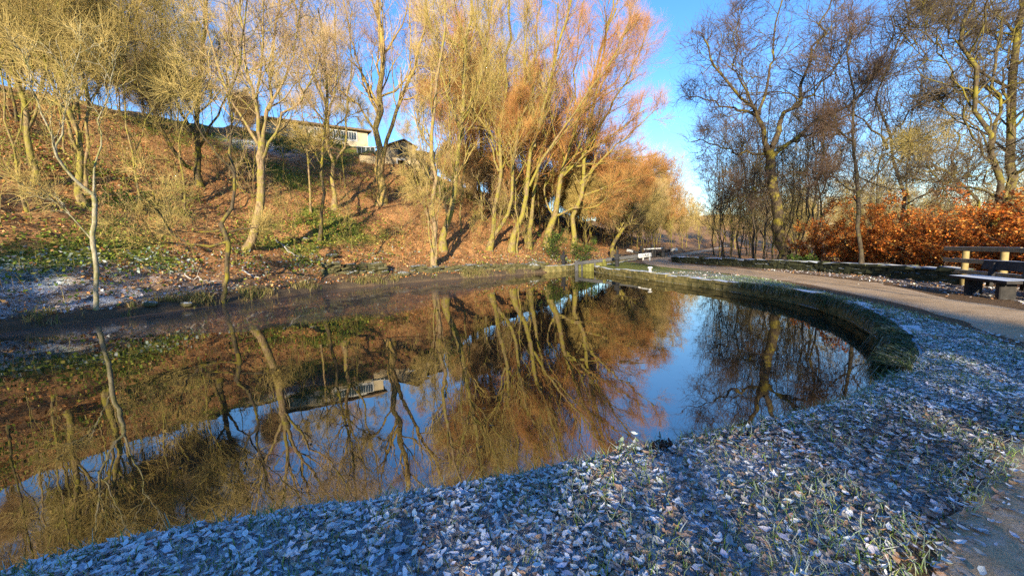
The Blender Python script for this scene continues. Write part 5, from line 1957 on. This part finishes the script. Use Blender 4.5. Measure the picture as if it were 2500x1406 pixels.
branch((672, 590), (738, 640), 0.045, 'bleached fallen branch lying near the foot of the leaning trunk', 1)
branch((592, 668), (640, 692), 0.04, 'frosted fallen branch on the bank beside the crooked slim tree', 2)
branch((40, 668), (95, 684), 0.05, 'frosted fallen branch on the bank near the pale forked tree', 3)
branch((455, 684), (530, 690), 0.03, 'thin dry stick lying between the two slim bank trees', 4)
for k, (px_, py_, sx, lab) in enumerate([(812, 628, 0.34, 'mossy boulder at the foot of the dark mossy thin trunk'), (745, 590, 0.3, 'small mossy stone uphill of the tumbled stones'),
                                          (1300, 655, 0.5, 'flat mossy stone at the corner of the lock approach'), (365, 748, 0.22, 'mossy tussock stone between the two slim bank trees'),
                                          (455, 745, 0.2, 'dark stone at the waterline below the crooked slim tree'), (985, 672, 0.35, 'green mossy stone beside the split pale tree')]):
    q = hit(px_, py_)
    boulder('boulder', (q[0], q[1], th1(q[0], q[1]) + sx * 0.15), (sx * 1.25, sx, sx * 0.6), M['stone_bank'], 40 + k, label=lab, cat='stone')

# ------------------------------------------------------------------ light, sky, camera
EL = math.radians(14.5)
AZ = math.radians(8.0)
sun = bpy.data.lights.new('sun', 'SUN')
sun.energy = SUN_E
sun.angle = math.radians(0.5)
sun.color = (1.0, 0.84, 0.60)
so = bpy.data.objects.new('sun', sun)
C.objects.link(so)
dv = Vector((math.sin(AZ) * math.cos(EL), math.cos(AZ) * math.cos(EL), -math.sin(EL)))
so.rotation_euler = dv.to_track_quat('-Z', 'Y').to_euler()
so.location = (-5, -30, 30)

w = bpy.data.worlds.new('World')
sc.world = w
w.use_nodes = True
nt = w.node_tree
bg = nt.nodes['Background']
sky = nt.nodes.new('ShaderNodeTexSky')
sky.sky_type = 'NISHITA'
sky.sun_disc = False
sky.sun_elevation = EL
sky.sun_rotation = math.pi + AZ
sky.air_density = 1.0
sky.dust_density = 0.0
sky.ozone_density = 3.0
hs = nt.nodes.new('ShaderNodeHueSaturation')
hs.inputs['Saturation'].default_value = 1.22
hs.inputs['Hue'].default_value = 0.51
nt.links.new(sky.outputs[0], hs.inputs['Color'])
nt.links.new(hs.outputs[0], bg.inputs[0])
bg.inputs[1].default_value = SKY_E

cam = bpy.data.cameras.new('camera')
cam.sensor_width = 36.0
cam.sensor_fit = 'HORIZONTAL'
cam.lens = 36.0 * F / 2500.0
cam.clip_end = 3000
cam.clip_start = 0.05
co = bpy.data.objects.new('camera', cam)
C.objects.link(co)
Rr = Vector((1, 0, 0))
Uu = Vector((0, math.sin(TH), math.cos(TH)))
Fw = Vector((0, math.cos(TH), -math.sin(TH)))
c, s = math.cos(RO), math.sin(RO)
r_ax = Rr * c + Uu * s
u_ax = Rr * -s + Uu * c
co.matrix_world = Matrix(((r_ax.x, u_ax.x, -Fw.x, 0), (r_ax.y, u_ax.y, -Fw.y, 0), (r_ax.z, u_ax.z, -Fw.z, EYE), (0, 0, 0, 1)))
sc.camera = co

sc.view_settings.view_transform = 'Standard'
sc.view_settings.look = 'None'
sc.view_settings.exposure = EXPO
sc.view_settings.gamma = 1.0
sc.cycles.max_bounces = 6
sc.cycles.diffuse_bounces = 2
sc.cycles.glossy_bounces = 3
sc.cycles.transmission_bounces = 2
sc.cycles.transparent_max_bounces = 4
sc.cycles.sample_clamp_indirect = 6
sc.cycles.use_denoising = False
